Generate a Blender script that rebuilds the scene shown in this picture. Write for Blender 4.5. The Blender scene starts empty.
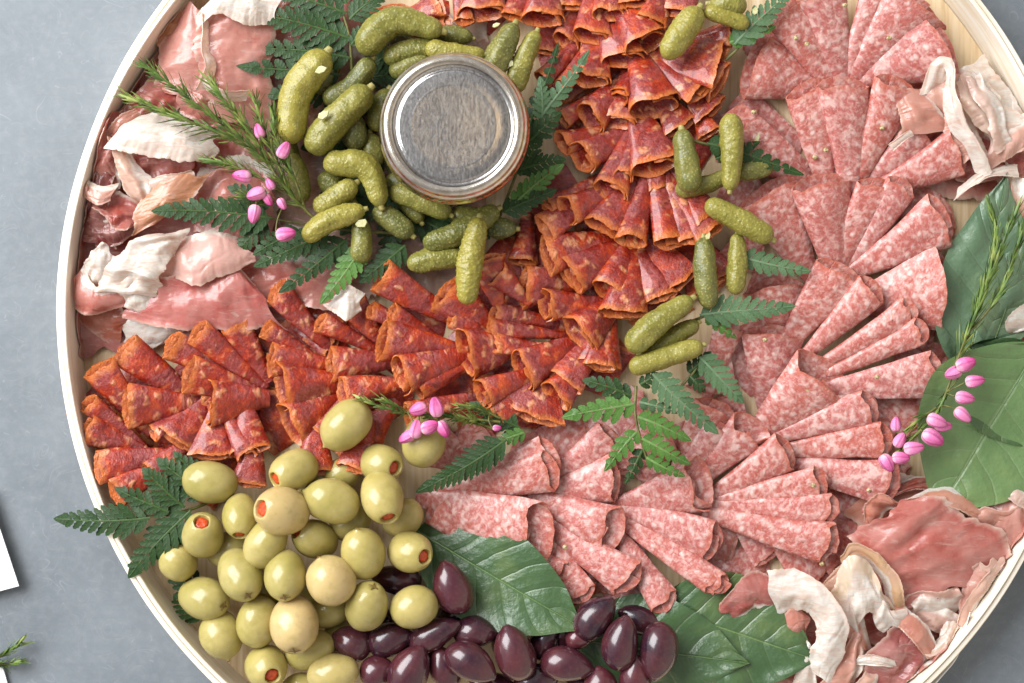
import bpy, math, random
import numpy as np
from mathutils import Vector, Matrix, noise

scene = bpy.context.scene
COL = scene.collection
S = 0.0004            # metres per picture unit (all sizes below are in these units, 0.4 mm each)
ZREF = 50.0           # height at which one unit spans one pixel
LENS = 50.0
DCAM = ZREF + 1024.0 * LENS / 36.0

# ------------------------------------------------------------------ camera
cam = bpy.data.cameras.new("camera")
cam.lens = LENS
cam.sensor_width = 36.0
cam.clip_start = 0.01
cam.clip_end = 50.0
cam.dof.use_dof = True
cam.dof.focus_distance = (DCAM - 62.0) * S
cam.dof.aperture_fstop = 5.0
cam_ob = bpy.data.objects.new("camera", cam)
cam_ob.location = (0, 0, DCAM * S)
COL.objects.link(cam_ob)
scene.camera = cam_ob

# ------------------------------------------------------------------ world and lamps (window light)
world = bpy.data.worlds.new("World")
scene.world = world
world.use_nodes = True
bg = world.node_tree.nodes["Background"]
# a room: dim ceiling overhead, paler wall on the window side, warm fill added opposite
_t = world.node_tree
_tc = _t.nodes.new('ShaderNodeTexCoord')
_dp = _t.nodes.new('ShaderNodeVectorMath'); _dp.operation = 'DOT_PRODUCT'
_dp.inputs[1].default_value = (-0.80, 0.53, 0.28)
_t.links.new(_tc.outputs['Generated'], _dp.inputs[0])
_rp = _t.nodes.new('ShaderNodeValToRGB')
_rp.color_ramp.elements.new(0.62)
for _e, (_p, _c) in zip(_rp.color_ramp.elements, ((0.05, (0.86, 0.78, 0.68, 1)), (0.60, (0.27, 0.265, 0.265, 1)), (0.97, (0.95, 0.97, 1.0, 1)))):
    _e.position = _p; _e.color = _c
_ma = _t.nodes.new('ShaderNodeMath'); _ma.operation = 'MULTIPLY_ADD'; _ma.inputs[1].default_value = 0.5; _ma.inputs[2].default_value = 0.5
_t.links.new(_dp.outputs['Value'], _ma.inputs[0])
_t.links.new(_ma.outputs[0], _rp.inputs[0])
_t.links.new(_rp.outputs[0], bg.inputs[0])
bg.inputs[1].default_value = 1.0

def area(name, loc, aim, sx, sy, power, color):
    l = bpy.data.lights.new(name, 'AREA')
    l.shape = 'RECTANGLE'
    l.size = sx
    l.size_y = sy
    l.energy = power
    l.color = color
    o = bpy.data.objects.new(name, l)
    o.location = loc
    d = Vector(aim) - Vector(loc)
    o.rotation_euler = d.to_track_quat('-Z', 'Y').to_euler()
    COL.objects.link(o)
    return o

area("window_light", (-0.85, 0.55, 0.88), (0.0, 0.0, 0.0), 1.1, 0.95, 33.0, (0.97, 0.985, 1.0))
area("room_lamp", (0.022, 0.345, 1.75), (0.0, 0.0, 0.0), 0.06, 0.07, 0.10, (1.0, 0.70, 0.36))

scene.view_settings.view_transform = 'Standard'
scene.view_settings.look = 'None'
scene.view_settings.exposure = 0.12
scene.view_settings.gamma = 1.0
scene.view_settings.use_curve_mapping = False

# ------------------------------------------------------------------ helpers
def W(x, y, z):
    """Point of the place at height z seen at picture position (x, y); units of S."""
    k = (DCAM - z) / (DCAM - ZREF)
    return Vector(((x - 512.0) * k, (341.5 - y) * k, z))

def lin(r, g, b):
    def f(c):
        c /= 255.0
        return c / 12.92 if c <= 0.04045 else ((c + 0.055) / 1.055) ** 2.4
    return (f(r), f(g), f(b), 1.0)

def smooth(a, b, x):
    t = min(1.0, max(0.0, (x - a) / (b - a)))
    return t * t * (3 - 2 * t)

def catmull(pts, n, closed=False):
    """n points along a Catmull-Rom curve through pts, evenly spaced by length."""
    P = np.array([tuple(p) for p in pts], float)
    m = len(P)
    if m == 2 and not closed:
        t = np.linspace(0, 1, n)[:, None]
        return P[0] * (1 - t) + P[1] * t
    segs = m if closed else m - 1
    out = []
    for i in range(segs):
        if closed:
            p0, p1, p2, p3 = P[(i - 1) % m], P[i], P[(i + 1) % m], P[(i + 2) % m]
        else:
            p1, p2 = P[i], P[i + 1]
            p0 = P[i - 1] if i > 0 else 2 * p1 - p2
            p3 = P[i + 2] if i + 2 < m else 2 * p2 - p1
        for t in np.linspace(0, 1, 13)[:-1]:
            out.append(0.5 * (2 * p1 + (p2 - p0) * t + (2 * p0 - 5 * p1 + 4 * p2 - p3) * t * t
                              + (3 * p1 - p0 - 3 * p2 + p3) * t ** 3))
    out.append(P[0] if closed else P[-1])
    out = np.array(out)
    seg = np.linalg.norm(np.diff(out, axis=0), axis=1)
    cum = np.concatenate([[0], np.cumsum(seg)])
    tt = np.linspace(0, cum[-1], n)
    return np.stack([np.interp(tt, cum, out[:, k]) for k in range(out.shape[1])], axis=1)

def thing(name, label, cat, loc, group=None, kind=None):
    o = bpy.data.objects.new(name, None)
    o.empty_display_size = 0.005
    o.location = Vector(loc) * S
    COL.objects.link(o)
    tag(o, label, cat, group, kind)
    return o

def tag(o, label=None, cat=None, group=None, kind=None):
    if label: o['label'] = label
    if cat: o['category'] = cat
    if group: o['group'] = group
    if kind: o['kind'] = kind
    return o

def build(name, verts, faces, mat, origin=(0, 0, 0), parent=None, uvs=None, uv2=None, shade=True, thick=0.0, color=None, mats=None, fmat=None):
    """One mesh object. verts are world positions in units of S; origin becomes the object's own origin."""
    o0 = Vector(origin)
    me = bpy.data.meshes.new(name)
    me.from_pydata([((v[0] - o0[0]) * S, (v[1] - o0[1]) * S, (v[2] - o0[2]) * S) for v in verts], [], faces)
    if uvs is not None:
        for nm, U in (("UVMap", uvs), ("EdgeUV", uv2)):
            if U is None: continue
            lay = me.uv_layers.new(name=nm)
            idx = np.zeros(len(me.loops), dtype=np.int32)
            me.loops.foreach_get("vertex_index", idx)
            lay.data.foreach_set("uv", np.array(U, dtype=np.float32)[idx].ravel())
    for m in (mats or [mat]):
        me.materials.append(m)
    if fmat is not None:
        me.polygons.foreach_set("material_index", fmat)
    if shade:
        me.polygons.foreach_set("use_smooth", [True] * len(me.polygons))
    me.update()
    o = bpy.data.objects.new(name, me)
    COL.objects.link(o)
    if parent is not None:
        o.parent = parent
        o.location = o0 * S - parent.location
    else:
        o.location = o0 * S
    if thick:
        md = o.modifiers.new("thickness", 'SOLIDIFY')
        md.thickness = thick * S
        md.offset = 0.0
        es = o.modifiers.new("crisp_rim", 'EDGE_SPLIT')
        es.split_angle = math.radians(55)
    if color: o.color = color
    return o

def grid_faces(n, m, wrap=False):
    """Faces of an n x m grid of vertices (row-major); wrap joins the last column to the first."""
    f = []
    for i in range(n - 1):
        for j in range(m if wrap else m - 1):
            j2 = (j + 1) % m
            f.append((i * m + j, i * m + j2, (i + 1) * m + j2, (i + 1) * m + j))
    return f

def lathe(profile, centre, n=64):
    """Vertices and faces of a profile [(radius, z)] turned round the vertical through centre."""
    v = []
    for r, z in profile:
        for k in range(n):
            a = 2 * math.pi * k / n
            v.append((centre[0] + r * math.cos(a), centre[1] + r * math.sin(a), z))
    return v, grid_faces(len(profile), n, True)

# ------------------------------------------------------------------ materials
class NT:
    def __init__(self, name):
        self.m = bpy.data.materials.new(name)
        self.m.use_nodes = True
        self.t = self.m.node_tree
        self.b = self.t.nodes["Principled BSDF"]
        self.out = self.t.nodes["Material Output"]
    def n(self, typ, **kw):
        x = self.t.nodes.new(typ)
        for k, v in kw.items():
            if k.startswith('i_'):
                x.inputs[k[2:].replace('_', ' ')].default_value = v
            else:
                setattr(x, k, v)
        return x
    def l(self, a, b): self.t.links.new(a, b)
    def set(self, **kw):
        for k, v in kw.items():
            self.b.inputs[k.replace('_', ' ')].default_value = v
    def math(self, op, a, b=None, c=None, clamp=False):
        x = self.n('ShaderNodeMath', operation=op, use_clamp=clamp)
        for i, q in enumerate((a, b, c)):
            if q is None: continue
            if isinstance(q, (int, float)): x.inputs[i].default_value = q
            else: self.l(q, x.inputs[i])
        return x.outputs[0]
    def mix(self, f, a, b, mode='MIX'):
        x = self.n('ShaderNodeMix', data_type='RGBA', blend_type=mode)
        for sock, q in ((x.inputs[0], f), (x.inputs[6], a), (x.inputs[7], b)):
            if isinstance(q, (int, float, tuple)): sock.default_value = q
            else: self.l(q, sock)
        return x.outputs[2]
    def ramp(self, fac, stops, interp='LINEAR'):
        x = self.n('ShaderNodeValToRGB')
        cr = x.color_ramp
        cr.interpolation = interp
        while len(cr.elements) < len(stops): cr.elements.new(0.5)
        for e, (p, c) in zip(cr.elements, stops):
            e.position = p
            e.color = c if isinstance(c, tuple) else (c, c, c, 1)
        self.l(fac, x.inputs[0])
        return x.outputs[0]
    def rand(self): 
        if not hasattr(self, '_oi'): self._oi = self.n('ShaderNodeObjectInfo')
        return self._oi.outputs['Random']
    def ocolor(self):
        self.rand()
        return self._oi.outputs['Color']
    def oalpha(self):
        self.rand()
        return self._oi.outputs['Alpha']
    def coords(self, kind='obj', jitter=True):
        """Coordinates in units of S, shifted by a different amount for each object."""
        if kind == 'obj':
            tc = self.n('ShaderNodeTexCoord').outputs['Object']
            vm = self.n('ShaderNodeVectorMath', operation='SCALE')
            vm.inputs['Scale'].default_value = 1.0 / S
            self.l(tc, vm.inputs[0])
            v = vm.outputs[0]
        else:
            v = self.n('ShaderNodeUVMap', uv_map="UVMap").outputs[0]
        if jitter:
            cx = self.n('ShaderNodeCombineXYZ')
            self.l(self.math('MULTIPLY', self.rand(), 3170.0), cx.inputs[0])
            self.l(self.math('MULTIPLY', self.rand(), 1931.0), cx.inputs[1])
            self.l(self.math('MULTIPLY', self.rand(), 977.0), cx.inputs[2])
            ad = self.n('ShaderNodeVectorMath', operation='ADD')
            self.l(v, ad.inputs[0]); self.l(cx.outputs[0], ad.inputs[1])
            v = ad.outputs[0]
        return v
    def noise(self, vec, scale, detail=3.0, rough=0.55, dist=0.0):
        x = self.n('ShaderNodeTexNoise')
        x.inputs['Scale'].default_value = scale
        x.inputs['Detail'].default_value = detail
        x.inputs['Roughness'].default_value = rough
        x.inputs['Distortion'].default_value = dist
        self.l(vec, x.inputs['Vector'])
        return x.outputs[0]
    def voro(self, vec, scale, feature='F1', out='Distance', rnd=1.0):
        x = self.n('ShaderNodeTexVoronoi', feature=feature)
        x.inputs['Scale'].default_value = scale
        x.inputs['Randomness'].default_value = rnd
        self.l(vec, x.inputs['Vector'])
        return x.outputs[out]
    def warp(self, vec, scale, amount):
        nz = self.n('ShaderNodeTexNoise')
        nz.inputs['Scale'].default_value = scale
        nz.inputs['Detail'].default_value = 2.0
        self.l(vec, nz.inputs['Vector'])
        sub = self.n('ShaderNodeVectorMath', operation='SUBTRACT')
        self.l(nz.outputs['Color'], sub.inputs[0]); sub.inputs[1].default_value = (0.5, 0.5, 0.5)
        sc = self.n('ShaderNodeVectorMath', operation='SCALE')
        self.l(sub.outputs[0], sc.inputs[0]); sc.inputs['Scale'].default_value = amount
        ad = self.n('ShaderNodeVectorMath', operation='ADD')
        self.l(vec, ad.inputs[0]); self.l(sc.outputs[0], ad.inputs[1])
        return ad.outputs[0]
    def stretch(self, vec, s):
        x = self.n('ShaderNodeMapping')
        x.inputs['Scale'].default_value = s
        self.l(vec, x.inputs['Vector'])
        return x.outputs[0]
    def bump(self, h, strength, dist):
        x = self.n('ShaderNodeBump')
        x.inputs['Strength'].default_value = strength
        x.inputs['Distance'].default_value = dist * S
        self.l(h, x.inputs['Height'])
        self.l(x.outputs[0], self.b.inputs['Normal'])
    def color(self, c): self.l(c, self.b.inputs['Base Color'])
    def sss(self, w, radius, scale):
        self.b.inputs['Subsurface Weight'].default_value = w
        self.b.inputs['Subsurface Radius'].default_value = radius
        self.b.inputs['Subsurface Scale'].default_value = scale * S

M = {}

# table: cool grey mottled stone-like top with faint scratches
k = NT("table_grey"); v = k.coords('obj', False)
a = k.noise(v, 0.006, 6, 0.65); b_ = k.noise(v, 0.09, 4, 0.7); c_ = k.noise(k.stretch(v, (0.02, 0.25, 1)), 1.0, 3, 0.6)
wv = k.warp(v, 0.01, 60); scr = k.voro(k.stretch(wv, (0.010, 0.016, 1)), 1.0, 'DISTANCE_TO_EDGE')
col = k.ramp(a, [(0.3, lin(100, 107, 113)), (0.7, lin(122, 129, 135))])
col = k.mix(k.math('MULTIPLY', k.ramp(b_, [(0.45, 0.0), (0.75, 1.0)]), 0.28), col, lin(146, 150, 153))
col = k.mix(k.math('MULTIPLY', k.ramp(c_, [(0.55, 0.0), (0.75, 1.0)]), 0.15), col, lin(84, 88, 94))
col = k.mix(k.ramp(scr, [(0.0, 0.38), (0.012, 0.0)]), col, lin(160, 164, 166))
k.color(col); k.set(Roughness=0.55); k.bump(b_, 0.15, 1.0)
M['table'] = k.m

def wood(name, c0, c1, c2, rough=0.6, scale=(0.010, 0.18, 0.18), uv=False):
    k = NT(name); v = k.coords('uv' if uv else 'obj', False)
    s = k.stretch(v, scale)
    g = k.noise(s, 1.0, 5, 0.6, 0.4); h = k.noise(k.stretch(v, tuple(q * 5 for q in scale)), 1.0, 3, 0.6)
    col = k.ramp(g, [(0.3, c0), (0.5, c1), (0.72, c2)])
    col = k.mix(k.math('MULTIPLY', k.ramp(h, [(0.5, 0.0), (0.7, 1.0)]), 0.35), col, c0)
    k.color(col); k.set(Roughness=rough); k.bump(h, 0.25, 0.8)
    return k.m
M['wood_rim'] = wood("pale_wood", lin(228, 210, 182), lin(242, 233, 216), lin(248, 243, 232), uv=True)
M['wood_floor'] = wood("tray_floor_wood", lin(190, 160, 118), lin(212, 188, 150), lin(226, 208, 178), scale=(0.15, 0.008, 0.1))

k = NT("paper"); v = k.coords()
nz = k.noise(v, 0.05, 3)
k.color(k.ramp(nz, [(0.3, lin(232, 228, 220)), (0.7, lin(244, 241, 235))])); k.set(Roughness=0.7); k.bump(nz, 0.3, 2)
k.sss(0.2, (1, 1, 1), 3)
M['paper'] = k.m

# salami: pink meat softly mottled with pale fat, darker rind
k = NT("salami"); v = k.coords('uv')
wv = k.warp(v, 0.09, 7.0)
n0 = k.noise(wv, 0.155, 2, 0.5); n1 = k.noise(wv, 0.30, 3, 0.6); nl = k.noise(v, 0.03, 3)
f1 = k.ramp(k.math('MULTIPLY_ADD', k.math('SUBTRACT', nl, 0.5), 0.3, n0), [(0.45, 0.0), (0.68, 1.0)])
f2 = k.ramp(n1, [(0.48, 0.0), (0.72, 0.7)])
d1 = k.voro(k.warp(v, 0.2, 5.0), 0.075)
f3 = k.ramp(d1, [(0.10, 1.0), (0.30, 0.0)])
fat = k.math('MAXIMUM', k.math('MAXIMUM', f1, f2), k.math('MULTIPLY', f3, 1.25))
n2 = k.noise(v, 0.25, 4, 0.6)
meat = k.ramp(n2, [(0.3, lin(162, 84, 78)), (0.55, lin(182, 104, 97)), (0.8, lin(198, 124, 115))])
meat = k.mix(k.math('MULTIPLY', k.rand(), 0.40), meat, lin(186, 90, 68))
col = k.mix(k.math('MULTIPLY', fat, 0.60), meat, lin(236, 206, 197))
euv = k.n('ShaderNodeUVMap', uv_map="EdgeUV"); sep = k.n('ShaderNodeSeparateXYZ'); k.l(euv.outputs[0], sep.inputs[0])
rim = k.ramp(sep.outputs[0], [(0.94, 0.0), (0.995, 1.0)])
col = k.mix(k.math('MULTIPLY', rim, 0.45), col, lin(186, 96, 64))
col = k.mix(k.math('MULTIPLY', k.ramp(k.voro(v, 0.04), [(0.03, 1.0), (0.05, 0.0)]), 0.7), col, lin(110, 66, 52))
k.color(col); k.set(Roughness=0.34, Specular_IOR_Level=0.45, Coat_Weight=0.25, Coat_Roughness=0.2)
k.sss(0.12, (1.0, 0.35, 0.2), 4)
k.bump(k.math('ADD', k.math('MULTIPLY', fat, 0.5), n2), 0.5, 1.5)
M['salami'] = k.m

# chorizo: oily brick red and orange with purple lean patches and amber fat
k = NT("chorizo"); v = k.coords('uv')
wv = k.warp(k.warp(v, 0.03, 26.0), 0.12, 6.0)
n1 = k.noise(wv, 0.07, 5, 0.7); n2 = k.noise(v, 0.22, 4, 0.7); n3 = k.noise(wv, 0.045, 3, 0.55)
col = k.ramp(n1, [(0.30, lin(104, 24, 18)), (0.42, lin(140, 34, 22)), (0.54, lin(170, 50, 25)), (0.66, lin(204, 84, 34)), (0.8, lin(226, 120, 50))])
pur = k.ramp(n3, [(0.48, 0.0), (0.55, 1.0)])
col = k.mix(k.math('MULTIPLY', pur, 0.8), col, k.mix(k.ramp(n2, [(0.35, 0.0), (0.7, 1.0)]), lin(112, 32, 34), lin(180, 88, 82)))
d1 = k.voro(k.warp(v, 0.08, 20.0), 0.075)
th = k.math('MULTIPLY_ADD', k.noise(v, 0.025, 2), 0.75, -0.02)
fat = k.ramp(k.math('SUBTRACT', th, d1), [(0.02, 0.0), (0.26, 1.0)])
col = k.mix(k.math('MULTIPLY', fat, 0.70), col, k.mix(k.ramp(n2, [(0.35, 0.0), (0.65, 1.0)]), lin(218, 118, 56), lin(238, 184, 140)))
euv = k.n('ShaderNodeUVMap', uv_map="EdgeUV"); sep = k.n('ShaderNodeSeparateXYZ'); k.l(euv.outputs[0], sep.inputs[0])
rim = k.ramp(k.math('ADD', sep.outputs[0], k.math('MULTIPLY', k.math('SUBTRACT', n1, 0.5), 0.12)), [(0.90, 0.0), (0.98, 1.0)])
col = k.mix(k.math('MULTIPLY', rim, 0.7), col, k.mix(n2, lin(206, 88, 34), lin(236, 154, 70)))
col = k.mix(k.math('MULTIPLY', k.ramp(n2, [(0.55, 0.0), (0.8, 1.0)]), 0.4), col, lin(110, 26, 18))
k.color(col); k.l(k.ramp(n2, [(0.3, 0.15), (0.7, 0.34)]), k.b.inputs['Roughness']); k.set(Specular_IOR_Level=0.5, Coat_Weight=0.5, Coat_Roughness=0.12)
k.sss(0.06, (1.0, 0.3, 0.12), 4)
k.bump(k.math('ADD', k.math('MULTIPLY', fat, 0.5), k.math('MULTIPLY', n2, 1.3)), 0.8, 2.0)
M['chorizo'] = k.m

# cured ham: lean tint from the object, white fat along one edge, pale streaks
k = NT("cured_ham"); v = k.coords('obj')
uv = k.n('ShaderNodeUVMap', uv_map="UVMap"); sep = k.n('ShaderNodeSeparateXYZ'); k.l(uv.outputs[0], sep.inputs[0])
n1 = k.noise(k.warp(v, 0.03, 14), 0.035, 4, 0.6); n2 = k.noise(k.stretch(v, (0.05, 0.18, 0.1)), 1.0, 4, 0.65, 0.8); n3 = k.noise(v, 0.4, 3)
lean = k.mix(k.ramp(n1, [(0.35, 0.0), (0.7, 1.0)]), k.ocolor(), k.mix(0.45, k.ocolor(), lin(238, 190, 178)))
lean = k.mix(k.math('MULTIPLY', k.ramp(n2, [(0.56, 0.0), (0.70, 1.0)]), 0.38), lean, lin(240, 208, 196))
lean = k.mix(k.math('MULTIPLY', k.ramp(n1, [(0.28, 1.0), (0.42, 0.0)]), 0.5), lean, k.mix(0.6, k.ocolor(), lin(140, 50, 50)))
fv = k.math('MULTIPLY_ADD', k.math('SUBTRACT', n1, 0.5), 0.5, sep.outputs[1])
fm = k.math('SUBTRACT', fv, k.math('SUBTRACT', 1.0, k.oalpha()))
fm = k.ramp(fm, [(0.0, 0.0), (0.10, 1.0)])
col = k.mix(fm, lean, k.mix(k.ramp(n2, [(0.42, 0.0), (0.66, 1.0)]), lin(248, 238, 226), lin(236, 204, 186)))
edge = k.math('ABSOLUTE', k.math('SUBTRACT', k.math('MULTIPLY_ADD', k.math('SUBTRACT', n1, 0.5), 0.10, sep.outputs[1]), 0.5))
col = k.mix(k.math('MULTIPLY', k.ramp(edge, [(0.43, 0.0), (0.495, 1.0)]), 0.5), col, lin(240, 216, 196))  # thin pale fat hem on both edges, edge highlights painted in with it
k.color(col); k.set(Roughness=0.22, Specular_IOR_Level=0.55, Coat_Weight=0.3, Coat_Roughness=0.12)
k.sss(0.3, (1.0, 0.5, 0.35), 7)
_tr = k.n('ShaderNodeBsdfTranslucent'); k.l(col, _tr.inputs['Color'])
_mx = k.n('ShaderNodeMixShader'); _mx.inputs[0].default_value = 0.30
k.l(k.b.outputs[0], _mx.inputs[1]); k.l(_tr.outputs[0], _mx.inputs[2]); k.l(_mx.outputs[0], k.out.inputs['Surface'])
k.bump(k.math('ADD', n2, k.math('MULTIPLY', n3, 0.4)), 0.32, 1.6)
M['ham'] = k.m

# gherkins: tint from the object, pale flecks
k = NT("gherkin"); v = k.coords('obj')
n1 = k.noise(v, 0.035, 3); n2 = k.noise(v, 0.30, 4, 0.7); d = k.voro(v, 0.36); n4 = k.noise(v, 0.1, 2)
col = k.mix(k.ramp(n1, [(0.35, 0.0), (0.7, 0.7)]), k.ocolor(), k.mix(0.5, k.ocolor(), lin(172, 160, 84)))
col = k.mix(k.ramp(n4, [(0.5, 0.0), (0.75, 0.55)]), col, k.mix(0.6, k.ocolor(), lin(70, 78, 30)))
col = k.mix(k.math('MULTIPLY', k.ramp(d, [(0.05, 1.0), (0.45, 0.0)]), 0.40), col, lin(204, 196, 120))
col = k.mix(k.math('MULTIPLY', k.ramp(n2, [(0.54, 0.0), (0.72, 1.0)]), 0.55), col, lin(62, 62, 22))
k.color(col); k.set(Roughness=0.33, Specular_IOR_Level=0.45); k.sss(0.12, (0.6, 1.0, 0.2), 5)
k.bump(k.math('ADD', k.ramp(d, [(0.0, 1.0), (0.5, 0.0)], 'EASE'), k.math('MULTIPLY', n2, 0.7)), 0.30, 1.3)
M['gherkin'] = k.m
k = NT("gherkin_tip"); v = k.coords('obj'); n2 = k.noise(v, 0.4, 3)
k.color(k.ramp(n2, [(0.3, lin(128, 118, 62)), (0.7, lin(176, 166, 100))])); k.set(Roughness=0.5)
M['gherkin_tip'] = k.m

# green olives
k = NT("green_olive"); v = k.coords('obj')
n1 = k.noise(v, 0.03, 3); n2 = k.noise(v, 0.5, 3); n3 = k.noise(v, 0.09, 3, 0.6)
col = k.mix(k.ramp(n1, [(0.3, 0.0), (0.72, 1.0)]), k.ocolor(), k.mix(0.5, k.ocolor(), lin(204, 184, 128)))
col = k.mix(k.math('MULTIPLY', k.ramp(n3, [(0.48, 0.0), (0.72, 1.0)]), 0.32), col, lin(134, 122, 58))
col = k.mix(k.math('MULTIPLY', k.ramp(k.voro(v, 0.16), [(0.04, 1.0), (0.12, 0.0)]), 0.3), col, lin(206, 200, 140))
k.color(col); k.set(Roughness=0.2, Specular_IOR_Level=0.5); k.sss(0.15, (0.9, 0.8, 0.25), 7)
k.bump(k.math('ADD', n2, n3), 0.12, 1.2)
M['olive'] = k.m
k = NT("olive_scar"); v = k.coords('obj'); k.color(k.ramp(k.noise(v, 0.5, 2), [(0.3, lin(92, 70, 30)), (0.7, lin(130, 104, 48))])); k.set(Roughness=0.5)
M['scar'] = k.m
k = NT("pimento"); v = k.coords('obj'); n2 = k.noise(v, 0.3, 3)
k.color(k.ramp(n2, [(0.3, lin(170, 52, 18)), (0.7, lin(206, 84, 36))])); k.set(Roughness=0.3); k.sss(0.2, (1, .3, .1), 4); k.bump(n2, 0.4, 1.5)
M['pimento'] = k.m
k = NT("dark_olive"); v = k.coords('obj')
n1 = k.noise(v, 0.035, 3); n2 = k.noise(v, 0.3, 4, 0.6)
col = k.mix(k.ramp(n1, [(0.35, 0.0), (0.7, 1.0)]), k.ocolor(), k.mix(0.45, k.ocolor(), lin(112, 54, 52)))
col = k.mix(k.math('MULTIPLY', k.ramp(n2, [(0.5, 0.0), (0.8, 1.0)]), 0.25), col, lin(120, 78, 84))
k.color(col); k.set(Roughness=0.2, Specular_IOR_Level=0.55, Coat_Weight=0.35, Coat_Roughness=0.12); k.bump(n2, 0.10, 1.2)
M['kalamata'] = k.m

# greenery
def leafmat(name, c0, c1, vein, rough, veins=7.0, spec=0.5, skew=2.2, bumpy=0.5):
    k = NT(name); v = k.coords('obj')
    uv = k.n('ShaderNodeUVMap', uv_map="UVMap"); sep = k.n('ShaderNodeSeparateXYZ'); k.l(uv.outputs[0], sep.inputs[0])
    n1 = k.noise(v, 0.02, 3); n2 = k.noise(v, 0.25, 4, 0.6)
    col = k.mix(n1, c0, c1)
    col = k.mix(k.math('MULTIPLY', k.ramp(n2, [(0.5, 0.0), (0.8, 1.0)]), 0.3), col, c0)
    av = k.math('ABSOLUTE', k.math('SUBTRACT', sep.outputs[1], 0.5))
    ph = k.math('MULTIPLY', k.math('SUBTRACT', k.math('ADD', sep.outputs[0], k.math('MULTIPLY', k.math('SUBTRACT', n1, 0.5), 0.06)), k.math('MULTIPLY', av, 0.35 * skew / 2.2)), veins)
    fr = k.math('ABSOLUTE', k.math('SUBTRACT', k.math('FRACT', ph), 0.5))
    side = k.ramp(fr, [(0.0, 1.0), (0.05, 0.0)])
    mid = k.ramp(av, [(0.008, 1.0), (0.022, 0.0)])
    ve = k.math('MAXIMUM', k.math('MULTIPLY', side, 0.55), mid)
    col = k.mix(k.math('MULTIPLY', ve, 0.26), col, vein)
    k.color(col); k.l(k.math('MULTIPLY_ADD', n2, 0.25, rough - 0.12), k.b.inputs['Roughness']); k.set(Specular_IOR_Level=spec); k.sss(0.08, (0.4, 1.0, 0.2), 4)
    if bumpy > .3:
        k.set(Coat_Weight=0.15, Coat_Roughness=0.25)
        blot = k.ramp(k.noise(v, 0.012, 4, 0.65), [(0.5, 0.0), (0.72, 1.0)])
        col = k.mix(k.math('MULTIPLY', blot, 0.45), col, k.mix(0.5, c1, lin(150, 156, 84)))
        k.color(col)
    pill = k.math('ADD', k.math('MULTIPLY', k.math('MINIMUM', fr, 0.25), 3.2), k.math('MULTIPLY', k.noise(v, 0.06, 3), 1.6))
    k.bump(k.math('ADD', k.math('ADD', k.math('MULTIPLY', ve, -0.6), k.math('MULTIPLY', n2, 0.4)), pill), bumpy, 2.6)
    return k.m
M['leaf'] = leafmat("broad_leaf", lin(46, 74, 42), lin(80, 108, 66), lin(124, 144, 100), 0.34, spec=0.6)
M['leaf_pale'] = leafmat("broad_leaf_pale", lin(78, 110, 60), lin(116, 142, 92), lin(160, 176, 130), 0.38, spec=0.6)
M['leaf_grey_sheen'] = leafmat("broad_leaf_grey_sheen", lin(74, 102, 74), lin(112, 136, 106), lin(146, 164, 130), 0.36, spec=0.6)  # pale grey sheen of the tilted leaves put into their green
M['fern'] = leafmat("fern_dark", lin(22, 46, 17), lin(48, 78, 31), lin(96, 124, 66), 0.5, 4.0, 0.35, bumpy=0.15)
M['fern_bright'] = leafmat("fern_bright", lin(52, 92, 34), lin(92, 132, 54), lin(150, 174, 112), 0.45, 4.0, 0.4, bumpy=0.15)
M['fern_grey'] = leafmat("fern_bluish", lin(52, 84, 50), lin(98, 126, 88), lin(140, 162, 128), 0.5, 4.0, 0.4, bumpy=0.15)
k = NT("stem"); v = k.coords('obj'); n2 = k.noise(v, 0.2, 3)
k.color(k.ramp(n2, [(0.3, lin(76, 78, 36)), (0.7, lin(118, 116, 56))])); k.set(Roughness=0.5)
M['stem'] = k.m
k = NT("needles"); v = k.coords('obj'); n2 = k.noise(v, 0.05, 3)
k.color(k.ramp(n2, [(0.3, lin(58, 88, 40)), (0.5, lin(104, 130, 56)), (0.7, lin(164, 174, 92))])); k.set(Roughness=0.45); k.sss(0.1, (.5, 1, .2), 3)
M['needle'] = k.m
k = NT("flower_bud"); v = k.coords('obj')
uv = k.n('ShaderNodeUVMap', uv_map="UVMap"); sep = k.n('ShaderNodeSeparateXYZ'); k.l(uv.outputs[0], sep.inputs[0])
n2 = k.noise(v, 0.25, 3)
col = k.ramp(k.math('MULTIPLY_ADD', k.math('SUBTRACT', n2, 0.5), 0.5, sep.outputs[0]), [(0.1, lin(232, 190, 196)), (0.4, lin(222, 120, 174)), (0.85, lin(196, 46, 130))])
col = k.mix(k.math('MULTIPLY', k.rand(), 0.4), col, lin(236, 166, 200))
pet = k.math('ABSOLUTE', k.math('SUBTRACT', k.math('FRACT', k.math('MULTIPLY', sep.outputs[1], 5.0)), 0.5))
col = k.mix(k.math('MULTIPLY', k.ramp(pet, [(0.0, 1.0), (0.14, 0.0)]), 0.5), col, lin(170, 40, 110))
k.color(col); k.set(Roughness=0.5); k.sss(0.25, (1, .4, .6), 4)
k.bump(k.ramp(pet, [(0.0, 0.0), (0.2, 1.0)]), 0.5, 1.5)
M['bud'] = k.m

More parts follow.
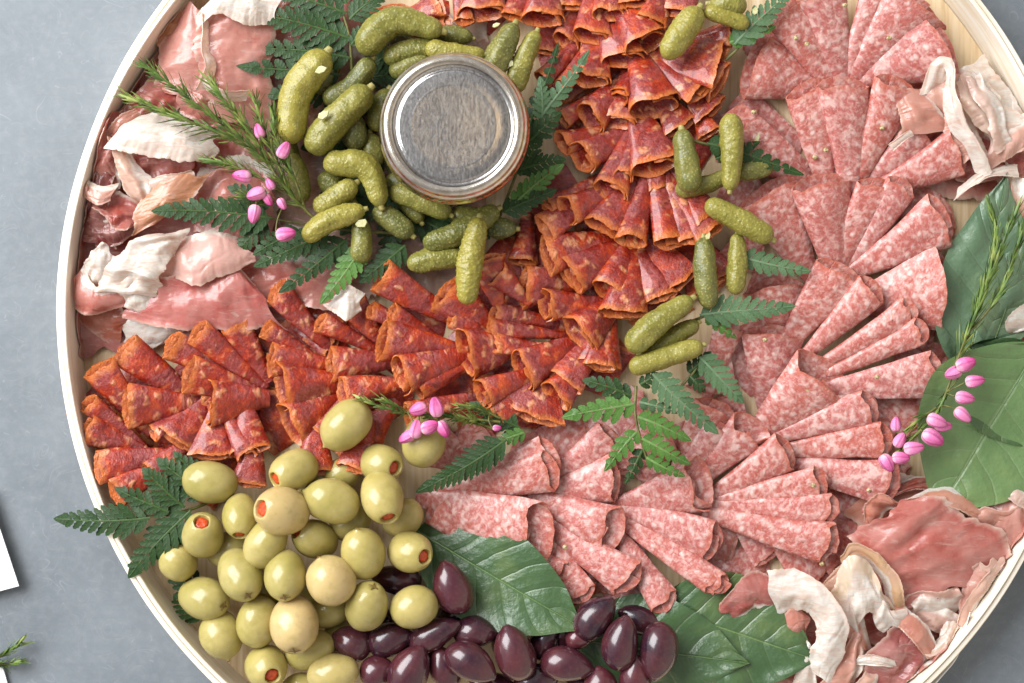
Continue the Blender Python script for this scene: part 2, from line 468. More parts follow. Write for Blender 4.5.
# jar
k = NT("lid_metal"); v = k.coords('obj', False)
r1 = k.n('ShaderNodeMapping'); r1.inputs['Rotation'].default_value = (0, 0, 0.9); r1.inputs['Scale'].default_value = (0.55, 0.07, 1); k.l(k.warp(v, 0.05, 12), r1.inputs['Vector'])
r2 = k.n('ShaderNodeMapping'); r2.inputs['Rotation'].default_value = (0, 0, 0.2); r2.inputs['Scale'].default_value = (0.5, 0.09, 1); k.l(k.warp(v, 0.04, 16), r2.inputs['Vector'])
w1 = k.noise(r1.outputs[0], 1.0, 4, 0.65); w2 = k.noise(r2.outputs[0], 1.0, 3, 0.6)
nn = k.math('ADD', w1, k.math('MULTIPLY', w2, 0.5))
k.color(k.ramp(nn, [(0.55, lin(152, 148, 146)), (0.95, lin(208, 205, 202))]))
k.l(k.ramp(nn, [(0.55, 0.12), (0.95, 0.20)]), k.b.inputs['Roughness'])
k.set(Metallic=1.0); k.bump(nn, 0.045, 0.5)
M['lid_disc'] = k.m
k = NT("band_metal"); v = k.coords('obj', False); nn = k.noise(v, 0.12, 4, 0.6)
k.color(k.ramp(nn, [(0.3, lin(196, 184, 168)), (0.7, lin(226, 218, 206))])); k.set(Metallic=1.0, Roughness=0.17); k.bump(nn, 0.10, 1.0)
M['band'] = k.m
k = NT("jar_glass"); k.set(Base_Color=(0.92, 0.95, 0.93, 1), Roughness=0.03, IOR=1.47); k.b.inputs['Transmission Weight'].default_value = 1.0
M['glass'] = k.m
k = NT("mustard"); v = k.coords('obj'); nn = k.noise(v, 0.1, 4)
k.color(k.ramp(nn, [(0.3, lin(160, 112, 30)), (0.7, lin(196, 150, 56))])); k.set(Roughness=0.5); k.bump(nn, .3, 2)
M['mustard'] = k.m
k = NT("peppercorn"); v = k.coords('obj'); nn = k.noise(v, 0.5, 3)
k.color(k.ramp(nn, [(0.35, lin(120, 100, 62)), (0.6, lin(206, 190, 140))])); k.set(Roughness=0.5); k.bump(nn, .5, 1)
M['pepper'] = k.m
k = NT("onion"); v = k.coords('obj'); nn = k.noise(v, 0.2, 3)
k.color(k.ramp(nn, [(0.3, lin(176, 172, 112)), (0.7, lin(206, 202, 160))])); k.set(Roughness=0.25); k.sss(0.4, (1, 1, .7), 5); k.bump(nn, .3, 1)
M['onion'] = k.m
k = NT("card"); v = k.coords('obj'); nn = k.noise(v, 0.2, 3)
k.color(k.ramp(nn, [(0.3, lin(236, 234, 236)), (0.7, lin(242, 241, 243))])); k.set(Roughness=0.6)
M['card'] = k.m
# ------------------------------------------------------------------ setting: the table
me_v = [(-4000, -4000, 0), (4000, -4000, 0), (4000, 4000, 0), (-4000, 4000, 0)]
tab = build("table_surface", me_v, [(0, 1, 2, 3)], M['table'], shade=False)
tag(tab, "grey mottled table top under the tray", "table", kind="structure")

# ------------------------------------------------------------------ tray of bent wood
TC = W(572, 313.5, 56)
TR = 516 * (DCAM - 56) / (DCAM - ZREF)

def make_tray():
    t = thing("wooden_tray", "round shallow tray of pale bent wood holding all the food", "tray", (TC.x, TC.y, 0))
    def band(name, r0, r1, z0, z1, seed, n=240):
        prof = [(r0, z0), (r1, z0), (r1, z1 - 0.8), (r1 - 0.8, z1), (r0 + 0.8, z1), (r0, z1 - 0.8), (r0, z0)]
        v, uv = [], []
        for i, (r, z) in enumerate(prof):
            for q in range(n + 1):
                a = 2 * math.pi * q / n
                wob = 1.1 * noise.noise((math.cos(a) * 3 + seed, math.sin(a) * 3, 0.3)) 
                wz = 1.0 * noise.noise((math.cos(a) * 9 + seed, math.sin(a) * 9, 1.3)) if z > 10 else 0
                v.append((TC.x + (r + wob) * math.cos(a), TC.y + (r + wob) * math.sin(a), z + wz))
                uv.append((a * r, z + i * 7.0))
        return build(name, v, grid_faces(len(prof), n + 1), M['wood_rim'], TC * 0 + Vector((TC.x, TC.y, 0)), t, uv, shade=False)
    band("outer_band", TR - 5.2, TR, 1.0, 55.0, 1.0)
    band("inner_band", TR - 10.6, TR - 6.5, 3.0, 58.0, 5.0)
    n = 120
    v = [(TC.x, TC.y, 7.0)] + [(TC.x + (TR - 10.8) * math.cos(2 * math.pi * q / n), TC.y + (TR - 10.8) * math.sin(2 * math.pi * q / n), 7.0) for q in range(n)]
    v += [(p[0], p[1], 1.5) for p in v[1:]]
    f = [(0, 1 + q, 1 + (q + 1) % n) for q in range(n)] + [(1 + q, 1 + n + q, 1 + n + (q + 1) % n, 1 + (q + 1) % n) for q in range(n)]
    build("tray_floor", v, f, M['wood_floor'], (TC.x, TC.y, 0), t, shade=False)
    return t
make_tray()

# ------------------------------------------------------------------ folded slices of sausage
PROF = {
    'fold': [(.95, .10), (0, .0), (-.72, .03), (-.97, .22), (-.95, .48), (-.70, .78), (-.22, .97), (.28, 1.0), (.72, .82), (.98, .46), (.93, .24), (.5, .2), (-.3, .26)],
    'half': [(1.0, .04), (.2, .0), (-.7, .02), (-.98, .22), (-.95, .55), (-.6, .85), (0, 1.0), (.6, .9), (1.0, .62)],
    'cone': [(-.15, .84), (.35, .86), (.78, .62), (.86, .3), (.5, .06), (-.1, .0), (-.65, .05), (-.98, .32), (-1.0, .62), (-.7, .9), (-.1, 1.0), (.5, .95), (.95, .72), (1.02, .42)],
    'wave': [(1.0, .1), (.3, .0), (-.5, .06), (-.95, .3), (-.9, .6), (-.4, .62), (.3, .5), (.85, .6), (1.0, .82), (.7, 1.0), (.1, .98), (-.6, 1.0), (-.98, .86)],
}

def folded_slice(name, mat, A, L, R, prof, hr, slope, z0, topcut, seed, flip=False, thick=1.6, ragged=0.02, NT_=44, NR_=13, widen=1.0, k0=0.0, roll=0.0, wrinkle=1.0, arc=0.06):
    rnd = random.Random(seed)
    mx, my = (L[0] + R[0]) / 2, (L[1] + R[1]) / 2
    ln = math.hypot(mx - A[0], my - A[1])
    z1 = z0 + slope * ln
    Ap = W(A[0], A[1], z0)
    Lp, Rp = W(L[0], L[1], z1), W(R[0], R[1], z1)
    Mp = (Lp + Rp) / 2
    ax = Mp - Ap
    Lm = ax.length
    ax.normalize()
    side = Rp - Lp
    w = side.length / 2 * widen
    side = (side - ax * side.dot(ax)).normalized()
    up = side.cross(ax)
    if up.z < 0: up = -up
    cr_, sr_ = math.cos(roll), math.sin(roll)
    side, up = side * cr_ + up * sr_, up * cr_ - side * sr_
    bend = rnd.uniform(-.10, .10) * Lm * wrinkle
    h = hr * w + 3.0
    pts = [(u + rnd.uniform(-.05, .05), v + rnd.uniform(-.05, .05)) for u, v in PROF[prof]]
    if flip: pts = [(-u, v) for u, v in pts]
    c = catmull([(u * w, v * h, 0) for u, v in pts], NT_)
    cum = np.concatenate([[0], np.cumsum(np.linalg.norm(np.diff(c, axis=0), axis=1))])
    verts, uvs, uv2 = [], [], []
    wob = rnd.uniform(0, 100)
    for i in range(NT_):
        u, v = c[i][0], c[i][1]
        d = (ax * Lm + (side * u + up * (v - 0.35 * h)) * (1 - k0)).normalized()
        off = (side * u + up * (v - 0.35 * h)) * k0
        th = cum[i] / Lm
        top = smooth(0.45 * h, 0.95 * h, v)
        re = Lm * (1.0 - arc * (u / w) ** 2 + ragged * noise.noise((th * 5, wob, 0)) + 0.5 * ragged * noise.noise((th * 26, wob, 3)) - topcut * top)
        for j in range(NR_):
            s = 0.10 + 0.90 * (j / (NR_ - 1)) ** 0.9
            r = re * s
            X, Y = r * math.cos(th), r * math.sin(th)
            p = Ap + d * r + off
            p += side * bend * s * s
            a = min(1, r / Lm)
            wr = (noise.noise((X * .035 + wob, Y * .035, 0)) * 2.8 + noise.noise((X * .10 + wob, Y * .10, 4)) * 1.2) * wrinkle
            p = p + up * (wr * a * (0.4 if v < .3 * h else 1)) + side * (noise.noise((X * .03, Y * .03 + wob, 7)) * 2.0 * a * wrinkle)
            # the rim sags a little
            p.z -= 2.0 * smooth(.86, 1.0, s) * top
            verts.append(p)
            uvs.append((X + 400, Y + 400)); uv2.append((s, v / h))
    ob = build(name, verts, grid_faces(NT_, NR_), mat, Ap, None, uvs, uv2, thick=thick)
    return ob, (Ap, ax, side, up, Lm, w, h)

ORD = ['first', 'second', 'third', 'fourth', 'fifth', 'sixth', 'seventh', 'eighth', 'ninth', 'tenth', 'eleventh', 'twelfth', 'thirteenth', 'fourteenth', 'fifteenth', 'sixteenth', 'seventeenth', 'eighteenth', 'nineteenth', 'twentieth', 'twenty-first', 'twenty-second']
def ordinal(i, n, key):
    a, b = {'x': ('leftmost', 'from the left'), 'y': ('topmost', 'from the top'), '-y': ('lowest', 'from the bottom')}[key]
    if i == 0: return a
    if i == n - 1: return {'x': 'rightmost', 'y': 'lowest', '-y': 'topmost'}[key]
    return ORD[i] + ' ' + b

def slice_row(kind, rowdesc, key, items, group, cat, hr, slope, z0, topcut, dz=1.0, prof='fold', seed0=0, rollang=8.0, **kw):
    """items: (apex x, y, left corner x, y, right corner x, y [, options])"""
    mids = []
    for it in items:
        x, y = (it[2] + it[4]) / 2, (it[3] + it[5]) / 2
        mids.append(x if key == 'x' else (y if key == 'y' else -y))
    rank = {i: r for r, i in enumerate(sorted(range(len(items)), key=lambda i: mids[i]))}
    out = []
    rr = random.Random(seed0)
    for i, it in enumerate(items):
        j = i - 1 if i else 1
        sx, sy = it[4] - it[2], it[5] - it[3]
        jx = (items[j][2] + items[j][4] - it[2] - it[4]); jy = (items[j][3] + items[j][5] - it[3] - it[5])
        sg = (1 if sx * jx + sy * jy > 0 else -1) * (1 if i else -1)
        o = dict(it[6]) if len(it) > 6 else {}
        pr = o.get('p', prof)
        ob, fr = folded_slice(kind + "_slice", M[kind], it[0:2], it[2:4], it[4:6], pr, o.get('h', hr), o.get('s', slope),
                              z0 + i * dz + o.get('z', 0), o.get('c', topcut), seed0 * 100 + i, o.get('f', False), roll=sg * math.radians(rollang * rr.uniform(.6, 1.3)), **kw)
        look = o.get('look') or {'fold': 'folded', 'half': 'flat folded', 'cone': 'rolled open', 'wave': 'pleated'}[pr]
        tag(ob, "%s %s slice, %s in the %s" % (look, kind, ordinal(rank[i], len(items), key), rowdesc), cat, group)
        out.append((ob, fr))
    return out

# ------------------------------------------------------------------ cured ham: crumpled sheets
def ham(label, A, B, tint, fat=0.25, crumple=5.0, bulge=6.0, pleat=0.0, pleats=3.0, seed=0, n=84, m=36, curl=0.0, group="crumpled slices of cured ham", name="ham_slice"):
    """Sheet between edge A and edge B, both [(x, y, z)]; the white fat runs along B."""
    # the sheet runs on a little beneath its neighbours
    ex = lambda p, q, f: tuple(p[t] + (p[t] - q[t]) * f for t in (0, 1)) + (p[2] - 3,)
    A = [ex(A[0], A[1], .22)] + list(A[1:-1]) + [ex(A[-1], A[-2], .22)]
    B = [ex(B[0], B[1], .22)] + list(B[1:-1]) + [ex(B[-1], B[-2], .22)]
    a = catmull([W(*p) for p in A], n); b = catmull([W(*p) for p in B], n)
    a, b = a + (a - b) * .06, b + (b - a) * .06
    wd = float(np.mean(np.linalg.norm(b - a, axis=1))); lg = float(np.linalg.norm(np.diff(a, axis=0), axis=1).sum())
    bulge = min(bulge, .22 * wd)
    verts, uvs = [], []
    for i in range(n):
        u = i / (n - 1)
        for j in range(m):
            v = j / (m - 1)
            e0 = -.06 + 0.12 * noise.noise((u * lg * .035, seed, 0)) + 0.035 * noise.noise((u * lg * .2, seed, 1)) + (.8 / max(wd, 12)) * noise.noise((u * lg * .55, seed, 21))
            e1 = .06 + 0.12 * noise.noise((u * lg * .035, seed, 5)) + 0.035 * noise.noise((u * lg * .2, seed, 6)) + (.8 / max(wd, 12)) * noise.noise((u * lg * .55, seed, 26))
            vv = v + e0 * (1 - v) + e1 * v
            p = Vector(a[i]) * (1 - vv) + Vector(b[i]) * vv
            en = (smooth(.75, 1, u) * (Vector(a[-1]) - Vector(a[-3]) + Vector(b[-1]) - Vector(b[-3])).normalized() * noise.noise((v * wd * .06, seed, 8))
                  - smooth(.25, 0, u) * (Vector(a[2]) - Vector(a[0]) + Vector(b[2]) - Vector(b[0])).normalized() * noise.noise((v * wd * .06, seed, 9)))
            p += en * min(10.0, .22 * lg)
            q = Vector((u * lg, v * wd, seed * 13.7))
            rdg = 1 - 2 * abs(noise.noise(q * 0.030)) 
            fine = noise.noise(q * 0.085 + Vector((3, 1, 0))) + .8 * (.5 - abs(noise.noise(q * 0.16 + Vector((0, 5, 2))))) + .35 * noise.noise(q * .3)
            p.z += bulge * math.sin(math.pi * v) + crumple * (0.55 * rdg - 0.25) + crumple * 0.13 * fine + 3.2 * smooth(.86, 1.0, v) * (.4 + noise.noise((u * lg * .045, seed, 11))) + 3.2 * smooth(.14, 0.0, v) * (.4 + noise.noise((u * lg * .045, seed, 12)))
            # fine limp creases running along the slice
            cw = noise.noise((u * lg * .018 + 7, v * wd * .05, seed + 31))
            p.z -= 1.2 * max(0.0, 1 - abs(cw) / .07) * (.3 + abs(noise.noise((u * lg * .03, v * wd * .03, seed))))
            if pleat: p.z += pleat * (.5 + noise.noise((u * 2.2, v * 1.5, seed + 4))) * math.sin(2 * math.pi * (pleats * v * .6 + 1.1 * noise.noise((u * 2.0, v, seed + 2))))
            if curl: p.z += curl * (smooth(0.8, 1.0, v) + smooth(0.2, 0.0, v))
            p.x += crumple * 0.5 * noise.noise(q * 0.05 + Vector((9, 0, 0))); p.y += crumple * 0.5 * noise.noise(q * 0.05 + Vector((0, 9, 0)))
            p.z = max(p.z, 9.0)
            rx, ry = p.x - TC.x, p.y - TC.y
            rd = math.hypot(rx, ry)
            lim = TR - 13.0 - 4.0 * noise.noise((p.z * .1, seed, u * 4))
            if rd > lim:
                p.x, p.y = TC.x + rx * lim / rd, TC.y + ry * lim / rd
                p.z += min(14.0, (rd - lim) * .8)
            verts.append(p); uvs.append((u, v))
    c = verts[(n // 2) * m + m // 2].copy(); c.z = 8
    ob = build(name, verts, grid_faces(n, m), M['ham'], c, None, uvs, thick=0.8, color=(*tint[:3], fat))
    tag(ob, label, "cured ham", group)
    return ob

# ------------------------------------------------------------------ gherkins
def tube_frames(c):
    T = np.gradient(c, axis=0)
    T /= np.linalg.norm(T, axis=1)[:, None]
    N = []
    up = np.array([0, 0, 1.0])
    for t in T:
        s = np.cross(up, t)
        if np.linalg.norm(s) < 1e-4: s = np.array([1.0, 0, 0])
        s /= np.linalg.norm(s)
        N.append((s, np.cross(t, s)))
    return T, N

GH_GROUP = "small gherkins scattered over the platter"
def gherkin(label, pts, r, tone, z, zs=None, bump=1.0, seed=0, tip=1):
    """pts: two or three picture positions from the blossom end to the stalk end; zs: heights of the ends."""
    rnd = random.Random(seed)
    r *= .81
    if zs is None: zs = (z, z)
    pts = [list(p) for p in pts]
    for e0, e1 in ((0, 1), (-1, -2)):
        dx, dy = pts[e0][0] - pts[e1][0], pts[e0][1] - pts[e1][1]
        dl = math.hypot(dx, dy)
        pts[e0][0] += 3 * dx / dl; pts[e0][1] += 3 * dy / dl
    P = []
    for i, p in enumerate(pts):
        P.append(W(p[0], p[1], zs[0] + (zs[1] - zs[0]) * i / (len(pts) - 1)))
    if len(P) == 2:
        d = P[1] - P[0]
        P.insert(1, (P[0] + P[1]) / 2 + Vector((-d.y, d.x, 0)) * rnd.uniform(-.06, .06))
    NS, NA = 92, 56
    c = catmull(P, NS)
    T, N = tube_frames(c)
    L = np.linalg.norm(np.diff(c, axis=0), axis=1).sum()
    v, uv = [], []
    sd = rnd.uniform(0, 500)
    ph = rnd.uniform(0, 6)
    for i in range(NS):
        s = i / (NS - 1)
        x = s * L
        rb = r * (1.0 + 0.07 * math.sin(s * 5 + ph)) * (1.0 - 0.20 * smooth(.45, 1.0, s)) * (1 - 0.10 * smooth(.4, 0, s))
        e = r * 1.1
        k = 1.0
        if x < e: k = math.sqrt(max(0.0, 1 - (1 - x / e) ** 2.2))
        if L - x < e: k = min(k, math.sqrt(max(0.0, 1 - (1 - (L - x) / e) ** 2.2)))
        for q in range(NA):
            a = 2 * math.pi * q / NA
            rr = rb * k
            pos = Vector((x * .5 + sd, math.cos(a) * rb * .5, math.sin(a) * rb * .5))
            d = noise.voronoi(pos * 0.62)[0][0]
            d = .5 - .62 * max(0.0, 1 - d / .62) ** 1.4
            lump = noise.noise(pos * 0.18)
            ridge = math.cos(a * 5 + ph + 0.6 * noise.noise((x * .04, sd, 0)))
            rr *= 1 + (0.13 * (0.35 - d) * bump + 0.10 * lump + 0.022 * ridge) 
            p = Vector(c[i]) + Vector(N[i][0]) * (math.cos(a) * rr) + Vector(N[i][1]) * (math.sin(a) * rr)
            v.append(p); uv.append((s, q / NA))
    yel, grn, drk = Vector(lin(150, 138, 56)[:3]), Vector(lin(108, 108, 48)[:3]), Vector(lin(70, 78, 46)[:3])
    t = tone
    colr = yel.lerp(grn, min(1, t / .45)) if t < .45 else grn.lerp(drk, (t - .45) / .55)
    o = Vector((P[0] + P[-1]) / 2)
    root = thing("gherkin", label, "gherkin", o, GH_GROUP)
    build("flesh", v, grid_faces(NS, NA, True), M['gherkin'], o, root, uv, color=(*colr, 1))
    if tip:
        e = Vector(c[-1]); t_ = Vector(T[-1]); s_, u_ = Vector(N[-1][0]), Vector(N[-1][1])
        tv = []
        for i in range(6):
            f = i / 5
            rad = r * (.30 - .12 * f) * (1 if f < 1 else 0.05)
            for q in range(10):
                a = 2 * math.pi * q / 10
                tv.append(e + t_ * (-3.0 + (r * .30 + 3.0) * min(f, .8) / .8) + (s_ * math.cos(a) + u_ * math.sin(a)) * rad * (1 + .15 * noise.noise((a, seed, f))))
        build("stalk_end", tv, grid_faces(6, 10, True), M['gherkin_tip'], o, root)
    return root

# ------------------------------------------------------------------ olives
def basis(d):
    d = d.normalized()
    s = d.cross(Vector((0, 0, 1)))
    if s.length < 1e-3: s = Vector((1, 0, 0))
    s.normalize()
    return d, s, s.cross(d)

def olive(label, x, y, a, b, ang, el, feat, z, tint=0.5, seed=0, group="green olives heaped at the lower left", cat="green olive"):
    """a: half length, b: half width; ang/el: picture angle and rise of the end that carries the feature."""
    C_ = W(x, y, z)
    an, e = math.radians(ang), math.radians(el)
    d, s, u = basis(Vector((math.cos(an) * math.cos(e), math.sin(an) * math.cos(e), math.sin(e))))
    a3 = max(b * 1.03, min(b * 1.36, math.sqrt(max(0.0, a * a - (b * math.sin(e)) ** 2)) / max(.2, math.cos(e))))
    NS, NA = 34, 40
    prof = []
    hole = feat == 'hole'
    hr = 0.40
    for i in range(NS):
        t = math.pi * i / (NS - 1)
        rx = math.sin(t) ** 0.92
        prof.append([math.cos(t) * a3, rx * b])
    if hole:
        t0 = math.asin(hr)
        prof = [[math.cos(t0 + (math.pi - t0) * i / (NS - 5)) * a3, math.sin(t0 + (math.pi - t0) * i / (NS - 5)) * b] for i in range(NS - 4)]
        r0, x0 = prof[0][1], prof[0][0]
        prof = [[x0 - .30 * b, r0 * .70], [x0 - .22 * b, r0 * .82], [x0 - .08 * b, r0 * .90], [x0 - .01 * b, r0 * .94]] + prof
    elif feat == 'nub':
        for q, (dx, rr) in enumerate(((.11, .02), (.09, .055), (.055, .085), (.02, .15))):
            prof[q] = [a3 * (1 + dx), b * rr]
    elif feat == 'star':
        prof[0][0] -= .07 * b; prof[1][0] -= .045 * b; prof[2][0] -= .015 * b
    v = []
    for i, (px_, pr) in enumerate(prof):
        for q in range(NA):
            an2 = 2 * math.pi * q / NA
            nv = Vector((px_ * .04 + seed * 3.1, math.cos(an2) * pr * .05, math.sin(an2) * pr * .05))
            k = 1 + .055 * noise.noise(nv) + .012 * noise.noise(nv * 4)
            jag = 1.0
            if hole and i < 6: jag = 1 + .10 * noise.noise((math.cos(an2) * 2.4, math.sin(an2) * 2.4, seed * 1.7))
            v.append(C_ + d * (px_ * k) + (s * math.cos(an2) + u * math.sin(an2)) * (pr * k * jag))
    g, yl, tan = Vector(lin(134, 130, 66)[:3]), Vector(lin(168, 154, 84)[:3]), Vector(lin(196, 168, 116)[:3])
    col = g.lerp(yl, tint / .6) if tint < .6 else yl.lerp(tan, (tint - .6) / .4)
    root = thing("green_olive", label, cat, C_, group)
    build("flesh", v, grid_faces(len(prof), NA, True), M['olive'], C_, root, color=(*col, 1))
    if hole:
        x0 = prof[4][0]; r0 = prof[4][1] * .93
        pv = []
        for i in range(7):
            f = i / 6
            rad = r0 * (.92 if i < 4 else (0.82, .5, .02)[i - 4])
            hh = x0 - .5 * b + (.5 * b - .13 * b) * min(1, i / 4)
            for q in range(20):
                an2 = 2 * math.pi * q / 20
                sq = 1 / max(abs(math.cos(an2)), abs(math.sin(an2))) ** .55
                hj = 1.2 * noise.noise((math.cos(an2) * rad * .3, math.sin(an2) * rad * .3, seed))
                pv.append(C_ + d * (hh + hj) + (s * math.cos(an2) + u * math.sin(an2)) * (rad * .86 * sq))
        build("pimento", pv, grid_faces(7, 20, True), M['pimento'], C_, root)
    elif feat in ('star', 'nub'):
        sv, sf = [], []
        arms = 4 if feat == 'star' else 3
        rl = b * (.26 if feat == 'star' else .09)
        tip_x = a3 - .07 * b if feat == 'star' else a3 * 1.11
        for kx in range(arms):
            aa = 2 * math.pi * (kx + random.Random(seed + kx).uniform(-.2, .2)) / arms
            o1 = s * math.cos(aa) + u * math.sin(aa); o2 = s * -math.sin(aa) + u * math.cos(aa)
            b0 = len(sv)
            for f, wd_ in ((0.0, .9), (.35, 1.1), (.7, .8), (1.0, .15)):
                r_ = rl * f
                surf = a3 * math.sqrt(max(0, 1 - (r_ / b) ** 2)) if feat == 'star' else tip_x
                base = C_ + d * (max(surf + .6, tip_x) if feat == 'star' else tip_x) + o1 * r_
                sv += [base - o2 * wd_, base + d * .7, base + o2 * wd_]
            for f in range(3):
                q = b0 + f * 3
                sf += [(q, q + 1, q + 4, q + 3), (q + 1, q + 2, q + 5, q + 4)]
        build("stalk_scar", sv, sf, M['scar'], C_, root)
    return root

def kalamata(label, x, y, a, b, ang, z, red=0.3, el=8, seed=0):
    C_ = W(x, y, z)
    an, e = math.radians(ang), math.radians(el)
    d, s, u = basis(Vector((math.cos(an) * math.cos(e), math.sin(an) * math.cos(e), math.sin(e))))
    NS, NA = 40, 36
    v = []
    for i in range(NS):
        t = math.pi * i / (NS - 1)
        px_ = math.cos(t)
        pr = math.sin(t) ** 1.05 * (1 - .16 * px_)
        bend = .06 * a * (px_ * px_)
        ext = 1.04 if px_ > .97 else 1.0
        for q in range(NA):
            an2 = 2 * math.pi * q / NA
            k = 1 + .05 * noise.noise((px_ * 1.3 + seed * 3.7, math.cos(an2) * pr, math.sin(an2) * pr))
            v.append(C_ + d * (px_ * a * ext) + (s * (math.cos(an2) * pr * b * k + bend) + u * math.sin(an2) * pr * b * k))
    c0, c1 = Vector(lin(32, 18, 33)[:3]), Vector(lin(86, 38, 47)[:3])
    ob = build("dark_olive", v, grid_faces(NS, NA, True), M['kalamata'], C_, color=(*c0.lerp(c1, red * .8), 1))
    tag(ob, label, "dark olive", "dark purple olives at the bottom")
    return ob

# ------------------------------------------------------------------ leaves, fern, sprigs
def blade(base, tip, hw, fold=0.15, droop=0.0, wave=2.0, pow_=0.85, peak=0.8, n=34, m=19, seed=0, sharp=1.0):
    """Grid of a broad leaf between world points base and tip."""
    ax = tip - base
    L = ax.length
    ax = ax / L
    s = ax.cross(Vector((0, 0, 1))).normalized()
    u = s.cross(ax)
    v, uv = [], []
    for i in range(n):
        t = i / (n - 1)
        w = hw * max(0.0, math.sin(math.pi * t ** peak)) ** pow_
        if t > .8: w *= 1 - (smooth(.8, 1.0, t) * .35) * sharp
        for j in range(m):
            q = 2 * j / (m - 1) - 1
            p = base + ax * (L * t) + s * (w * q)
            z = fold * abs(q) * w - droop * (2 * t - 1) ** 2 + wave * noise.noise((t * 3 + seed, q * 1.4, seed)) * (abs(q) + .3)
            z += .9 * wave * math.sin(t * 20 + seed) * .25 * abs(q) ** 2
            v.append(p + u * z); uv.append((t, (q + 1) / 2))
    return v, uv, grid_faces(n, m)

def broad_leaf(label, b, t, hw, zb, zt, mat='leaf', seed=0, **kw):
    B, T = W(b[0], b[1], zb), W(t[0], t[1], zt)
    root = thing("broad_leaf", label, "leaf", B, "broad green leaves tucked among the meats")
    v, uv, f = blade(B, T, hw, seed=seed, **kw)
    build("leaf_blade", v, f, M[mat], B, root, uv)
    n, m = 34, 19
    sv = []
    for i in range(n - 1):
        p = v[i * m + m // 2]
        r = 1.5 * (1 - .75 * i / n)
        for q in range(6):
            a = q * math.pi / 3
            sv.append(p + Vector((math.cos(a) * r * .6, math.cos(a) * r * .6, math.sin(a) * r * .7 + .3)))
    build("midrib", sv, grid_faces(n - 1, 6, True), M['leaf_pale'], B, root)
    return root

def tube(pts, r0, r1, n=20, k=7):
    c = catmull(pts, n)
    T, N = tube_frames(c)
    v = []
    for i in range(n):
        r = r0 + (r1 - r0) * i / (n - 1)
        for q in range(k):
            a = 2 * math.pi * q / k
            v.append(Vector(c[i]) + Vector(N[i][0]) * math.cos(a) * r + Vector(N[i][1]) * math.sin(a) * r)
    return v, grid_faces(n, k, True), c

def pinna(b, t, hw, zb, zt, lobes=8, seed=0, slim=1.0):
    """A fern leaflet: a midrib with lobed, toothed leaf segments on both sides."""
    rnd = random.Random(seed)
    B, T = W(b[0], b[1], zb), W(t[0], t[1], zt)
    ax = T - B
    L = ax.length
    ax = ax / L
    s = ax.cross(Vector((0, 0, 1))).normalized()
    u = s.cross(ax)
    V, UV, F = [], [], []
    def mid(f):
        return B + ax * (L * f) + u * (3.0 * math.sin(math.pi * f) - 4.0 * f * f) + s * (.03 * L * math.sin(f * 3 + seed))
    def lobe(f, side, w, wd):
        b0 = len(V)
        n, m = 9, 5
        o = mid(f)
        di = (s * side * math.cos(math.radians(38 + 18 * f)) + ax * math.sin(math.radians(38 + 18 * f))).normalized()
        pe = u.cross(di).normalized()
        lift = rnd.uniform(-.12, .16)
        for i in range(n):
            q = i / (n - 1)
            ww = wd * (math.sin(math.pi * min(1, q * .74 + .20)) ** .7) * (1 if q < .97 else .45)
            tooth = 1 + .22 * (1 if i % 2 == 1 else -.5) * smooth(.35, .55, q)
            for j in range(m):
                e = 2 * j / (m - 1) - 1
                p = o + di * (w * q) + pe * (ww * e * tooth) + u * (lift * w * q - 2.0 * q * q + .25 * abs(e))
                V.append(p); UV.append((q, (e + 1) / 2))
        for (a_, b_, c_, d_) in grid_faces(n, m): F.append((b0 + a_, b0 + b_, b0 + c_, b0 + d_))
    for i in range(lobes):
        f = .04 + .84 * i / lobes
        w = hw * 1.15 * (1 - f) ** .62 * (.75 + .25 * smooth(0, .2, f))
        for sd in (-1, 1):
            lobe(f + (.02 if sd > 0 else 0), sd, w * rnd.uniform(.9, 1.06), slim * max(2.4, L / lobes * .37) * (1 - .35 * f))
    # end lobe
    b0 = len(V)
    for i in range(8):
        q = i / 7
        for j in range(3):
            e = j - 1
            V.append(mid(.84 + .16 * q) + s * (e * hw * .30 * (1 - q) ** .7)); UV.append((q, (e + 1) / 2))
    for (a_, b_, c_, d_) in grid_faces(8, 3): F.append((b0 + a_, b0 + b_, b0 + c_, b0 + d_))
    # midrib strip
    b0 = len(V)
    for i in range(14):
        f = i / 13
        for e in (-1, 0, 1):
            V.append(mid(f * .97) + s * (e * (1.3 - .8 * f)) + u * (.9 if e == 0 else .2)); UV.append((f, .5))
    for (a_, b_, c_, d_) in grid_faces(14, 3): F.append((b0 + a_, b0 + b_, b0 + c_, b0 + d_))
    return V, F, UV

def fern(label, stem_pts, leaflets, seed=0):
    """stem_pts [(x, y, z)]; leaflets: (bx, by, tx, ty, half width, zb, zt, material, lobes)"""
    o = W(*stem_pts[0])
    root = thing("fern_sprig", label, "fern", o, "fern sprigs tucked into the platter")
    v, f, c = tube([W(*p) for p in stem_pts], 1.7, 1.0)
    build("stem", v, f, M['stem'], o, root)
    for i, (bx, by, tx, ty, hw, zb, zt, mt, nl) in enumerate(leaflets):
        V, F, UV = pinna((bx, by), (tx, ty), hw, zb, zt, nl, seed * 50 + i)
        build("leaflet", V, F, M[mt], o, root, UV)
    return root

